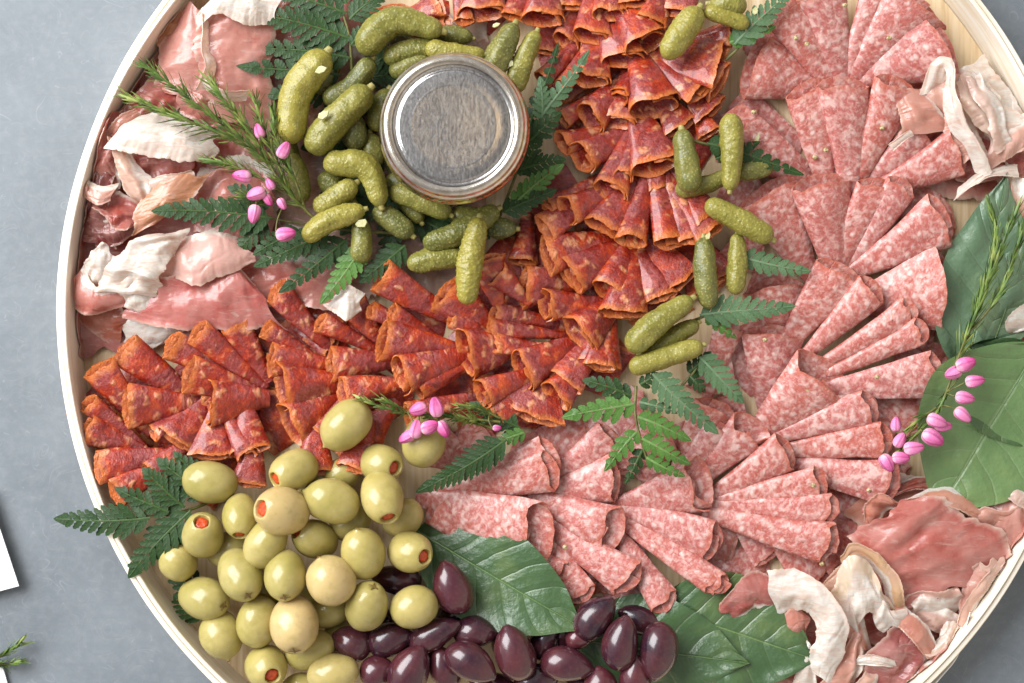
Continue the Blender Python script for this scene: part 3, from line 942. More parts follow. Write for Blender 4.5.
def needle_sprig(label, branches, buds, seed=0, nlen=17.0, dens=2.2, group="heath sprigs with pink buds", name="heath_sprig", spread=(20, 62), cat="herb sprig"):
    """branches: ([(x, y, z)...], needle length factor, bare fraction); buds: (x, y, z, size, angle)"""
    rnd = random.Random(seed)
    o = W(*branches[0][0][0])
    root = thing(name, label, cat, o, group)
    SV, SF, NV, NF = [], [], [], []
    ends = []
    for pts, lf, bare in branches:
        v, f, c = tube([W(*p) for p in pts], 1.5, .6, 24, 6)
        b0 = len(SV); SV += v; SF += [tuple(b0 + q for q in ff) for ff in f]
        L = np.linalg.norm(np.diff(c, axis=0), axis=1).sum()
        n = int(L * dens / 2.2)
        for kx in range(n):
            t = bare + (1 - bare) * (kx / max(1, n - 1))
            i = min(len(c) - 2, int(t * (len(c) - 1)))
            p = Vector(c[i]).lerp(Vector(c[i + 1]), t * (len(c) - 1) - i)
            tg = (Vector(c[i + 1]) - Vector(c[i])).normalized()
            d_, s, u = basis(tg)
            az = rnd.uniform(0, 2 * math.pi)
            op = math.radians(rnd.uniform(*spread) * (1 - .35 * t))
            rad = s * math.cos(az) + u * math.sin(az)
            nl = nlen * lf * rnd.uniform(.65, 1.15) * (1 - .25 * t)
            dirn = d_ * math.cos(op) + rad * math.sin(op)
            sd = dirn.cross(rad).normalized()
            b1 = len(NV)
            cur = rad * -nl * .12
            for q, wd_ in ((0, .5), (.3, 1.15), (.65, 1.0), (.9, .55), (1, .08)):
                pp = p + dirn * (nl * q) + cur * (q * q)
                NV += [pp - sd * wd_ + rad * .15, pp + rad * .5, pp + sd * wd_ + rad * .15]
            for q in range(4):
                g = b1 + q * 3
                NF += [(g, g + 1, g + 4, g + 3), (g + 1, g + 2, g + 5, g + 4)]
        ends.append(c)
    build("stem", SV, SF, M['stem'], o, root)
    build("foliage", NV, NF, M['needle'], o, root)
    for i, (x, y, z, r, an) in enumerate(buds):
        C_ = W(x, y, z)
        d, s, u = basis(Vector((math.cos(math.radians(an)), math.sin(math.radians(an)), .12)))
        v, uv = [], []
        n, kk = 16, 20
        tw = rnd.uniform(0, 6)
        for a in range(n):
            t = math.pi * a / (n - 1)
            r_ = r * .84
            px_ = -math.cos(t) * r_ * 1.5
            pr = math.sin(t) ** .85 * r_ * (1 - .30 * (-math.cos(t)))
            for q in range(kk):
                an2 = 2 * math.pi * q / kk
                lob = 1 + .17 * math.cos(an2 * 4 + tw + t * .8) * smooth(.2, .8, a / n)
                v.append(C_ + d * px_ + (s * math.cos(an2) + u * math.sin(an2)) * pr * lob); uv.append((a / (n - 1), q / kk))
        bd = build("bud", v, grid_faces(n, kk, True), M['bud'], o, root, uv)
        # a short stalk to the nearest stem point
        near = min((Vector(p) for c in ends for p in c[len(c) // 4:]), key=lambda p: (p - C_).length)
        e = C_ - d * r * 1.35
        if (near - e).length > 2:
            sv, sf, _ = tube([near, (near + e) / 2 + Vector((0, 0, 3)) - d * 2, e], .8, .8, 10, 5)
            build("bud_stalk", sv, sf, M['stem'], o, root)
    return root

# ------------------------------------------------------------------ jar
def make_jar(cx, cy):
    c = W(cx, cy, 104)
    t = thing("glass_jar", "small glass jar with a silver screw lid among the gherkins", "jar", (c.x, c.y, 9))
    v, f = lathe([(0, 118.3), (16, 118.3), (38.0, 118.3), (38.6, 118.32), (39.6, 118.55), (40.6, 118.3), (41.2, 118.3), (51.2, 118.25), (52.0, 118.15), (52.8, 117.8), (54.5, 116.6), (56.0, 116.8), (58.2, 120.6)], c, 96)
    build("lid_disc", v, f, M['lid_disc'], (c.x, c.y, 9), t)
    prof = [(57.0, 117.0), (58.0, 120.2), (60.2, 121.6), (63.0, 121.9), (65.5, 121.0), (67.2, 119.0), (68.0, 116.6), (69.3, 115.6), (70.6, 114.4), (71.0, 112.0), (71.0, 103.0), (71.3, 101.0), (72.6, 99.2), (73.2, 97.5), (72.6, 95.8), (71.0, 95.0), (69.5, 96.0)]
    # knurled side of the screw band
    n = 192
    bv = []
    for i, (r, z) in enumerate(prof):
        for q in range(n):
            a = 2 * math.pi * q / n
            rr = r + (.45 * math.cos(a * 64) if 9 <= i <= 11 else 0) + .25 * noise.noise((math.cos(a) * 3, math.sin(a) * 3, i * .2))
            bv.append((c.x + rr * math.cos(a), c.y + rr * math.sin(a), z))
    build("screw_band", bv, grid_faces(len(prof), n, True), M['band'], (c.x, c.y, 9), t)
    v, f = lathe([(0, 10), (48, 10), (52, 13), (54, 20), (62, 84), (63, 92), (64, 97), (64, 112), (61, 112), (61, 97), (63.5, 90), (59.5, 82), (51.5, 22), (49, 16), (0, 15)], c, 72)
    build("jar_body", v, f, M['glass'], (c.x, c.y, 9), t)
    v, f = lathe([(0, 15.6), (48.5, 16.6), (50.5, 23), (58, 76), (55, 79), (0, 79.5)], c, 60)
    build("mustard_filling", v, f, M['mustard'], (c.x, c.y, 9), t)
    return t

def blob(name, mat, x, y, z, r, squash, seed, label, cat, group=None, parent=None, n=10, m=14, angle=0):
    C_ = W(x, y, z)
    v = []
    ca, sa = math.cos(angle), math.sin(angle)
    for i in range(n):
        t = math.pi * i / (n - 1)
        for q in range(m):
            a = 2 * math.pi * q / m
            p = Vector((math.sin(t) * math.cos(a) * squash[0], math.sin(t) * math.sin(a) * squash[1], math.cos(t) * squash[2])) * r
            p *= 1 + .18 * noise.noise(p / r * 1.6 + Vector((seed * 2.3, 0, 0)))
            v.append(C_ + Vector((p.x * ca - p.y * sa, p.x * sa + p.y * ca, p.z)))
    ob = build(name, v, grid_faces(n, m, True), mat, C_, parent)
    if parent is None: tag(ob, label, cat, group)
    return ob

def chip(x, y, z, r, asp, seed, label, angle):
    """A thin angular chip of onion."""
    rnd = random.Random(seed)
    C_ = W(x, y, z)
    n = 6
    top, bot = [], []
    for q in range(n):
        a = 2 * math.pi * (q + rnd.uniform(-.25, .25)) / n
        px_, py_ = math.cos(a) * r * rnd.uniform(.75, 1.1), math.sin(a) * r * asp * rnd.uniform(.75, 1.1)
        X, Y = px_ * math.cos(angle) - py_ * math.sin(angle), px_ * math.sin(angle) + py_ * math.cos(angle)
        top.append(C_ + Vector((X, Y, 1.0 + .12 * X))); bot.append(C_ + Vector((X * 1.1, Y * 1.1, -1.2 + .12 * X)))
    f = [tuple(range(n)), tuple(range(2 * n - 1, n - 1, -1))] + [(q, n + q, n + (q + 1) % n, (q + 1) % n) for q in range(n)]
    ob = build("onion_chip", top + bot, f, M['onion'], C_, shade=False)
    tag(ob, label, "onion chip", "onion chips from the pickle brine")
# ------------------------------------------------------------------ salami rows (apex, left corner, right corner of the broad end)
SG, SC = "folded salami slices fanned down the right side", "salami slice"
def sal(desc, key, items, n, dz=1.4, **kw):
    return slice_row('salami', desc, key, items, SG, SC, kw.pop('hr', .44), kw.pop('slope', .20), kw.pop('z0', 11), .055, dz, seed0=n, rollang=9, widen=kw.pop('widen', 1.13), k0=.10, **kw)

SAL = []
SAL += sal("topmost fan", 'x', [
    (840, 98, 733, 86, 764, 26, {'p': 'half'}), (850, 112, 764, 22, 806, -14), (846, 112, 803, -14, 853, -16),
    (842, 104, 852, -16, 886, -14, {'f': True}), (846, 92, 880, -18, 950, 2, {'f': True}), (850, 86, 948, 4, 952, 70, {'f': True, 'p': 'half'})], 1)
SAL += sal("second fan from the top", 'x', [
    (822, 182, 722, 126, 742, 90, {'p': 'half'}), (826, 196, 722, 150, 738, 104, {'z': -1, 'p': 'half'}), (834, 216, 776, 88, 829, 78, {'z': 3, 'p': 'fold'}),
    (848, 232, 829, 76, 882, 76, {'z': 3}), (842, 214, 882, 72, 926, 84, {'h': .5, 'z': 2}), (852, 200, 908, 128, 950, 134, {'z': -2, 'f': True}), (860, 194, 954, 140, 984, 178, {'f': True})], 2)
SAL += sal("fan beside the tall leaf", 'x', [
    (816, 288, 731, 196, 793, 174, {'p': 'half'}), (842, 312, 791, 176, 851, 170, {'z': 1}), (828, 292, 849, 172, 893, 178, {'h': .42, 'z': 2}), (838, 282, 900, 180, 929, 192, {'h': .45, 'z': 1}),
    (836, 280, 944, 199, 964, 250, {'f': True}), (846, 300, 961, 250, 946, 336, {'f': True, 'z': -3, 'p': 'half'})], 3)
SAL += sal("fan below the tall leaf's fan", 'x', [
    (786, 352, 741, 274, 806, 283, {'p': 'half', 'z': -3}), (765, 428, 744, 320, 802, 332, {'z': -4}), (774, 366, 814, 250, 864, 274, {'z': 3, 'h': .4}), (786, 372, 868, 276, 895, 300, {'z': 4, 'h': .5}),
    (792, 378, 915, 305, 928, 328, {'z': 3, 'h': .5}), (796, 384, 928, 328, 935, 352, {'z': 1, 'h': .45}), (800, 392, 946, 352, 943, 398, {'z': -2, 'f': True, 'h': .3})], 4)
SAL += sal("fan touching the right pink buds", 'y', [
    (742, 448, 802, 338, 862, 387, {'p': 'cone', 'h': .55, 'z': 4, 'c': .15, 'look': 'wide open-mouthed'}), (748, 448, 867, 384, 885, 416, {'h': .5, 'z': 3}), (752, 454, 890, 420, 895, 456, {'h': .42, 'z': 0}), (756, 456, 906, 474, 890, 514, {'z': -4, 'f': True})], 5)
SAL += sal("fan above the white ham", 'y', [
    (682, 500, 735, 400, 768, 428, {'p': 'cone', 'h': .5, 'z': 4, 'c': .15, 'look': 'upright open-mouthed'}), (690, 506, 786, 436, 805, 472, {'h': .48, 'z': 3}), (690, 506, 827, 466, 829, 502, {'h': .42, 'z': 2}),
    (684, 500, 840, 506, 836, 536, {'h': .45, 'z': 0}), (672, 500, 842, 542, 826, 580, {'z': -3, 'f': True})], 6)
SAL += sal("fan just below the centre fern", 'y', [
    (592, 512, 706, 462, 725, 514, {'p': 'cone', 'h': .5, 'z': 4, 'c': .15, 'look': 'open-mouthed'}), (586, 498, 727, 518, 717, 558, {'h': .45, 'z': 3}), (588, 496, 738, 570, 728, 592, {'h': .55, 'z': 1}),
    (588, 496, 722, 592, 704, 608, {'h': .4, 'z': -1}), (590, 500, 692, 606, 662, 602, {'z': -4, 'f': True})], 7)
SAL += sal("fan above the dark olives", 'y', [
    (526, 498, 604, 415, 622, 446, {'h': .4, 'z': 3}), (520, 496, 622, 462, 621, 510, {'h': .35, 'z': 3}), (516, 488, 632, 512, 613, 558, {'p': 'cone', 'h': .5, 'z': 4, 'c': .15, 'look': 'open-mouthed'}),
    (518, 500, 641, 577, 617, 609, {'h': .45, 'z': 1}), (520, 500, 600, 596, 574, 606, {'z': -3, 'f': True})], 8)
SAL += sal("leftmost fan", 'y', [
    (420, 512, 540, 422, 560, 456, {'h': .3, 'z': 2}), (412, 498, 557, 450, 560, 492, {'h': .35, 'z': 3}), (404, 494, 565, 492, 546, 561, {'p': 'cone', 'h': .4, 'z': 4, 'c': .15, 'look': 'open-mouthed'}),
    (480, 520, 568, 574, 556, 592, {'z': -1}), (500, 560, 422, 522, 440, 486, {'z': -3, 'p': 'half'})], 9)
SAL += sal("salami tucked behind the centre fern", 'x', [
    (590, 480, 652, 402, 690, 446, {'z': -2}), (665, 500, 690, 396, 735, 402, {'z': -3}), (700, 420, 716, 322, 744, 318, {'z': -4}), (660, 500, 712, 412, 738, 436, {'z': -2})], 10)

SAL += sal("lowest salami layer, upper right", 'x', [
    (800, 60, 730, 60, 760, 10, {'p': 'half'}), (810, 150, 715, 150, 735, 80, {'p': 'half'}), (800, 250, 715, 210, 730, 160, {'p': 'half'}), (800, 300, 735, 300, 770, 250, {'p': 'half'}), (850, 300, 930, 350, 950, 270, {'p': 'half'}), (860, 200, 930, 230, 960, 160, {'p': 'half'}), (850, 80, 930, 110, 950, 60, {'p': 'half'}), (800, 120, 860, 190, 910, 150, {'p': 'half'}), (880, 240, 950, 230, 955, 190, {'p': 'half'}), (700, 120, 750, 160, 770, 110, {'p': 'half'}), (450, 470, 500, 440, 470, 410, {'p': 'half'}), (770, 200, 720, 260, 760, 280, {'p': 'half'})], 11, slope=.03, z0=8, hr=.06, dz=0.3)
SAL += sal("lowest salami layer, lower right", 'x', [
    (760, 400, 700, 350, 760, 310, {'p': 'half'}), (750, 460, 680, 420, 740, 380, {'p': 'half'}), (640, 480, 580, 420, 650, 400, {'p': 'half'}), (600, 520, 500, 470, 520, 430, {'p': 'half'}), (760, 480, 840, 580, 890, 500, {'p': 'half'}), (640, 510, 700, 600, 750, 540, {'p': 'half'}), (560, 510, 600, 600, 650, 560, {'p': 'half'}), (800, 400, 880, 460, 930, 390, {'p': 'half'}), (520, 500, 440, 530, 450, 470, {'p': 'half'}), (690, 560, 740, 610, 790, 560, {'p': 'half'}), (820, 500, 880, 560, 905, 490, {'p': 'half'}), (640, 380, 560, 470, 640, 470, {'p': 'half'}), (640, 440, 700, 480, 720, 420, {'p': 'half'}), (520, 440, 590, 470, 590, 410, {'p': 'half'}), (600, 440, 660, 500, 670, 450, {'p': 'half'}), (720, 500, 760, 570, 800, 530, {'p': 'half'}), (680, 540, 700, 600, 750, 590, {'p': 'half'}), (860, 380, 910, 450, 930, 410, {'p': 'half'}), (820, 440, 880, 500, 912, 452, {'p': 'half'}), (540, 560, 560, 600, 610, 600, {'p': 'half'}), (760, 520, 800, 590, 850, 570, {'p': 'half'}), (720, 330, 690, 390, 740, 400, {'p': 'half'}), (880, 330, 930, 400, 950, 350, {'p': 'half'})], 12, slope=.03, z0=8, hr=.06, dz=0.3)

SAL += sal("lowest salami layer, centre", 'x', [
    (520, 490, 440, 440, 470, 420, {'p': 'half'}), (490, 470, 416, 470, 430, 420, {'p': 'half'}), (560, 480, 610, 500, 640, 450, {'p': 'half'}), (640, 420, 570, 440, 590, 480, {'p': 'half'}),
    (690, 540, 720, 600, 760, 560, {'p': 'half'}), (850, 430, 890, 500, 915, 470, {'p': 'half'}), (640, 500, 590, 600, 640, 610, {'p': 'half'})], 14, slope=.03, z0=8, hr=.06, dz=0.3)

# whole peppercorns set in the salami
for i, (x, y, z) in enumerate([(796, 38, 44), (807, 44, 44), (889, 38, 46), (754, 112, 42), (826, 150, 40), (815, 157, 38), (917, 153, 36), (808, 390, 46), (877, 377, 50), (813, 485, 50), (822, 564, 45), (565, 547, 40), (719, 579, 44), (869, 490, 40), (882, 128, 48), (845, 5, 50), (765, 340, 45)]):
    blob("peppercorn", M['pepper'], x, y, z, 2.6, (1, .9, .7), i,
         ["cracked pale peppercorn", "small tan peppercorn", "whole brown peppercorn"][i % 3] + " on the salami, " + ordinal(sorted(range(17), key=lambda q: [38,44,38.5,112,150,157,153,390,377,485,564,547,579,490,128,5,340][q]).index(i), 17, 'y') + " of the seventeen", "peppercorn", "peppercorns on the salami")

# ------------------------------------------------------------------ chorizo rows
CG, CC = "folded chorizo slices across the middle", "chorizo slice"
def cho(desc, key, items, n, dz=1.6, **kw):
    return slice_row('chorizo', desc, key, items, CG, CC, kw.pop('hr', .38), kw.pop('slope', .28), kw.pop('z0', 12), .05, dz, prof=kw.pop('prof', 'fold'), seed0=n, thick=1.1, ragged=.035, NT_=46, NR_=14, rollang=10, widen=1.26, k0=.22, wrinkle=1.0, arc=.035, **kw)
CN = {'p': 'cone', 'h': .70, 'c': .09}
def cn(**k): return dict(CN, **k)
CHO = []
CHO += cho("topmost row", 'x', [
    (360, 28, 452, 10, 450, 24, {'z': 2}), (352, 44, 440, -12, 446, 8), (398, 70, 372, 8, 420, 2, {'z': -4}), (455, -50, 452, 22, 468, 27, {}), (482, -50, 469, 28, 506, 10, cn(h=.6)), (530, -40, 506, 18, 530, 25, {}),
    (546, -50, 527, 27, 563, 24, cn()), (566, -45, 556, 14, 579, 6, {'z': -2}), (598, -25, 572, 44, 604, 38, cn()), (605, -50, 597, 20, 627, 20, cn(h=.7)), (628, -60, 624, 13, 650, 2),
    (676, -40, 640, 20, 664, 33, {}), (700, -40, 662, 30, 690, 4, {'z': -3})], 21)
CHO += cho("second row from the top", 'x', [
    (610, 10, 536, 78, 548, 90, {'z': -1, 'h': .8}), (592, -15, 550, 40, 573, 50, cn(z=-1)), (604, 18, 561, 92, 577, 92, {'z': 1}), (599, 10, 574, 87, 606, 84, cn(h=.7, z=2)), (604, 0, 604, 78, 634, 54, cn(z=4)),
    (612, -10, 632, 61, 664, 38, cn(h=1.1, z=6)), (625, 40, 684, 106, 714, 90, {'z': 0, 'h': .4}), (650, 55, 706, 84, 744, 48, {'z': 5, 'p': 'half', 'h': .3}), (684, 40, 735, 24, 735, 48, {'h': .8}), (672, 50, 714, 95, 738, 66, {'z': -3})], 22)
CHO += cho("third row from the top", 'x', [
    (620, 78, 555, 116, 566, 128, {'z': -2}), (640, 70, 570, 108, 594, 126, cn(h=1.0, z=1)), (642, 60, 602, 118, 624, 88, cn(z=3)), (628, 66, 603, 132, 637, 122, cn(h=.6, z=2)), (632, 42, 636, 122, 676, 106, cn(h=1.15, z=6)),
    (652, 85, 672, 136, 700, 122, {'z': -1}), (684, 88, 700, 127, 730, 100, {'z': -2}), (690, 100, 703, 140, 722, 130, {'z': -3})], 23)
CHO += cho("fourth fan from the top", 'x', [
    (648, 118, 556, 144, 566, 162, {'z': -1, 'h': .7}), (650, 116, 571, 158, 590, 180, cn(h=.8)), (644, 108, 589, 194, 620, 198, cn(z=2)), (640, 104, 620, 182, 637, 186, cn(z=4, h=1.1)), (632, 98, 639, 180, 680, 165, cn(z=3, h=.7)), (640, 130, 654, 192, 674, 190, {'z': -3})], 24)
CHO += cho("fan left of the hanging gherkins", 'x', [
    (632, 182, 527, 214, 546, 234, {'z': -2}), (628, 160, 544, 206, 552, 218, {'z': -3}), (642, 178, 557, 208, 571, 231, cn(z=2, h=.9)), (648, 158, 589, 225, 623, 244, {'z': 3, 'h': .5}), (650, 150, 625, 244, 650, 250, {'z': 3, 'h': .7}),
    (652, 150, 650, 247, 678, 247, {'z': 2, 'h': .6}), (658, 155, 677, 247, 698, 244, {'z': 1}), (652, 158, 699, 246, 724, 230, {'z': -2}), (668, 160, 705, 212, 728, 226, {'z': -4})], 25)
CHO += cho("fan left of the stacked gherkins", 'x', [
    (528, 208, 510, 262, 536, 268, {'h': .5}), (628, 236, 533, 234, 549, 267, {'h': .6, 'z': 2}), (638, 238, 554, 268, 584, 295, {'h': .6, 'z': 3}), (634, 236, 587, 290, 624, 302, cn(h=.8, z=3)), (632, 236, 609, 316, 650, 321, {'h': .5, 'z': 3}),
    (632, 236, 648, 312, 669, 293, {'z': 1}), (636, 240, 662, 302, 680, 284, {'z': -2}), (646, 236, 666, 296, 704, 276, {'z': -3, 'p': 'half', 'h': .2}), (694, 230, 718, 284, 734, 274, {'z': -2})], 26)
CHO += cho("group above the centre fern", 'y', [
    (596, 282, 520, 262, 521, 299, {'h': .5, 'z': 3}), (566, 326, 492, 298, 489, 322, {'z': -1}), (618, 300, 534, 300, 548, 322, cn(h=.9, z=3)), (576, 336, 486, 322, 486, 338, {'z': 1}), (622, 298, 559, 325, 588, 352, cn(h=1.0, z=5)),
    (580, 350, 488, 340, 494, 357, {'z': 1}), (580, 340, 507, 356, 526, 388, cn(h=.8, z=2)), (610, 306, 587, 366, 620, 376, {'z': 1, 'h': .4}), (610, 306, 576, 358, 604, 374, {'z': -1}), (598, 336, 543, 376, 577, 392, {'z': -1, 'h': .4}), (594, 356, 538, 392, 566, 408, cn(z=-1, h=.7)),
    (552, 384, 478, 400, 490, 418, {'z': -2}), (544, 360, 482, 414, 556, 418, {'z': -4, 'p': 'half', 'h': .15})], 27)
CHO += cho("row below the upright bumpy gherkin", 'x', [
    (468, 326, 364, 290, 384, 265, {'z': 3, 'h': .4}), (444, 344, 361, 302, 373, 314, {'z': -1}), (454, 348, 384, 306, 391, 323, {'h': .7, 'z': 1}), (472, 354, 379, 318, 379, 354, {'h': .4, 'z': 3}), (504, 338, 431, 302, 456, 272, {'h': .4, 'z': 2}),
    (528, 340, 454, 340, 468, 383, cn(h=.7, z=4)), (512, 348, 443, 326, 452, 312, {'z': 1}), (478, 350, 384, 364, 405, 390, cn(h=.7, z=3)), (480, 358, 410, 384, 422, 402, {'h': .7}), (414, 382, 336, 374, 339, 402, {'h': .5, 'z': 1}),
    (544, 368, 474, 384, 481, 409, cn(h=.8, z=2)), (548, 388, 480, 410, 506, 424, {'h': .4}), (534, 306, 486, 280, 502, 266, {'z': 0}), (474, 396, 398, 406, 412, 432, {'z': -3}), (500, 310, 470, 262, 500, 250, {'z': -4})], 28)
CHO += cho("row above the lone olive", 'x', [
    (342, 358, 259, 302, 276, 285, {'z': 2, 'h': .4}), (388, 358, 313, 320, 328, 310, {'z': 2, 'h': .5}), (388, 348, 336, 312, 360, 300, {'z': 0}), (402, 362, 325, 344, 328, 376, {'h': .55, 'z': 3}), (338, 372, 254, 336, 268, 324, {'z': 1}), (340, 366, 266, 342, 268, 373, {'h': .45, 'z': 3}),
    (354, 380, 270, 373, 281, 412, cn(h=.8, z=4)), (346, 392, 274, 410, 298, 448, cn(h=.7, z=2)), (400, 396, 346, 436, 372, 450, {'z': -3}), (372, 400, 318, 440, 342, 458, {'z': -4}), (356, 388, 300, 428, 330, 446, {'z': -3})], 29)
CHO += cho("group by the left wall", 'y', [
    (212, 412, 108, 360, 128, 337, {'z': 2, 'h': .3}), (270, 398, 158, 345, 181, 332, {'z': 2, 'h': .35}), (276, 402, 179, 382, 193, 353, {'z': 5, 'h': .5}), (274, 394, 184, 338, 203, 322, {'z': 3}), (274, 388, 220, 324, 244, 316, {'z': 2}), (276, 398, 197, 380, 207, 419, cn(h=.8, z=5)),
    (158, 440, 82, 378, 104, 356, {'z': 1}), (205, 404, 120, 385, 124, 422, {'h': .45, 'z': 4}), (150, 452, 79, 404, 95, 392, {'z': 1, 'h': .6}), (156, 456, 81, 414, 84, 442, {'z': 0}), (190, 404, 140, 442, 160, 430, cn(z=0, h=.6)),
    (210, 398, 162, 434, 192, 458, {'h': .4, 'z': 2}), (216, 404, 194, 458, 232, 462, {'h': .35, 'z': 1}), (222, 404, 238, 462, 257, 460, cn(h=.7, z=2)), (244, 400, 238, 458, 272, 450, {'z': -2}), (172, 452, 90, 450, 98, 478, {'z': -1}), (186, 458, 104, 482, 116, 504, {'z': -2}),
    (192, 440, 138, 468, 162, 484, {'z': -3}), (256, 432, 234, 484, 264, 492, {'z': -4}), (318, 420, 296, 476, 332, 474, {'z': -4}), (372, 414, 338, 474, 368, 472, {'z': -5})], 30)
# slices of the lowest layer, glimpsed in the gaps
CHO += cho("lowest chorizo layer, upper part", 'x', [
    (440, -8, 389, 43, 446, 64, {'z': -5, 'p': 'half', 'h': .1}), (478, 37, 531, -11, 475, -34, {'z': -5, 'p': 'half', 'h': .1}), (557, -9, 533, 58, 593, 53, {'z': -5, 'p': 'half', 'h': .1}), (543, 45, 555, 116, 605, 82, {'z': -5, 'p': 'half', 'h': .1}), (554, 160, 536, 230, 595, 220, {'z': -5, 'p': 'half', 'h': .1}), (553, 144, 626, 138, 596, 86, {'z': -5, 'p': 'half', 'h': .1}), (639, 216, 581, 172, 568, 231, {'z': -5, 'p': 'half', 'h': .1}), (596, -8, 630, 55, 666, 7, {'z': -5, 'p': 'half', 'h': .1}), (592, 67, 640, 122, 665, 67, {'z': -5, 'p': 'half', 'h': .1}), (630, 178, 679, 125, 622, 106, {'z': -5, 'p': 'half', 'h': .1}), (683, 21, 613, 38, 649, 85, {'z': -5, 'p': 'half', 'h': .1}), (674, 190, 634, 250, 693, 260, {'z': -5, 'p': 'half', 'h': .1}), (704, 52, 633, 66, 668, 115, {'z': -5, 'p': 'half', 'h': .1}), (687, 179, 723, 116, 663, 111, {'z': -5, 'p': 'half', 'h': .1})], 31, slope=.05, dz=0.25)
CHO += cho("lowest chorizo layer, middle part", 'x', [
    (344, 314, 385, 374, 416, 322, {'z': -5, 'p': 'half', 'h': .1}), (419, 401, 355, 368, 352, 428, {'z': -5, 'p': 'half', 'h': .1}), (381, 373, 445, 339, 398, 303, {'z': -5, 'p': 'half', 'h': .1}), (433, 349, 455, 280, 396, 287, {'z': -5, 'p': 'half', 'h': .1}), (428, 410, 496, 387, 455, 343, {'z': -5, 'p': 'half', 'h': .1}), (480, 312, 428, 362, 484, 384, {'z': -5, 'p': 'half', 'h': .1}), (469, 271, 464, 344, 520, 323, {'z': -5, 'p': 'half', 'h': .1}), (517, 397, 444, 397, 469, 452, {'z': -5, 'p': 'half', 'h': .1}), (473, 283, 545, 280, 518, 227, {'z': -5, 'p': 'half', 'h': .1}), (505, 336, 563, 292, 510, 264, {'z': -5, 'p': 'half', 'h': .1}), (540, 401, 516, 333, 473, 375, {'z': -5, 'p': 'half', 'h': .1}), (525, 223, 530, 295, 583, 267, {'z': -5, 'p': 'half', 'h': .1}), (564, 427, 528, 364, 493, 413, {'z': -5, 'p': 'half', 'h': .1}), (559, 358, 610, 306, 554, 285, {'z': -5, 'p': 'half', 'h': .1}), (576, 251, 609, 315, 646, 268, {'z': -5, 'p': 'half', 'h': .1}), (590, 398, 639, 345, 582, 326, {'z': -5, 'p': 'half', 'h': .1}), (643, 260, 628, 331, 687, 318, {'z': -5, 'p': 'half', 'h': .1}), (684, 234, 693, 306, 744, 274, {'z': -5, 'p': 'half', 'h': .1})], 32, slope=.05, dz=0.25)
CHO += cho("lowest chorizo layer, left part", 'x', [
    (119, 371, 70, 424, 127, 443, {'z': -5, 'p': 'half', 'h': .1}), (87, 470, 156, 447, 116, 403, {'z': -5, 'p': 'half', 'h': .1}), (159, 471, 95, 438, 92, 498, {'z': -5, 'p': 'half', 'h': .1}), (178, 388, 124, 340, 106, 398, {'z': -5, 'p': 'half', 'h': .1}), (124, 446, 196, 435, 163, 385, {'z': -5, 'p': 'half', 'h': .1}), (162, 392, 235, 392, 210, 338, {'z': -5, 'p': 'half', 'h': .1}), (216, 453, 170, 397, 144, 451, {'z': -5, 'p': 'half', 'h': .1}), (245, 454, 173, 462, 204, 514, {'z': -5, 'p': 'half', 'h': .1}), (204, 344, 244, 404, 276, 353, {'z': -5, 'p': 'half', 'h': .1}), (220, 442, 286, 412, 241, 373, {'z': -5, 'p': 'half', 'h': .1}), (281, 341, 256, 273, 213, 315, {'z': -5, 'p': 'half', 'h': .1}), (299, 384, 229, 366, 239, 425, {'z': -5, 'p': 'half', 'h': .1}), (262, 454, 325, 417, 276, 383, {'z': -5, 'p': 'half', 'h': .1}), (314, 376, 309, 304, 256, 332, {'z': -5, 'p': 'half', 'h': .1}), (281, 311, 335, 359, 353, 301, {'z': -5, 'p': 'half', 'h': .1}), (306, 383, 308, 455, 362, 429, {'z': -5, 'p': 'half', 'h': .1}), (363, 388, 330, 324, 293, 371, {'z': -5, 'p': 'half', 'h': .1}), (321, 421, 376, 468, 392, 410, {'z': -5, 'p': 'half', 'h': .1})], 33, slope=.05, dz=0.25)

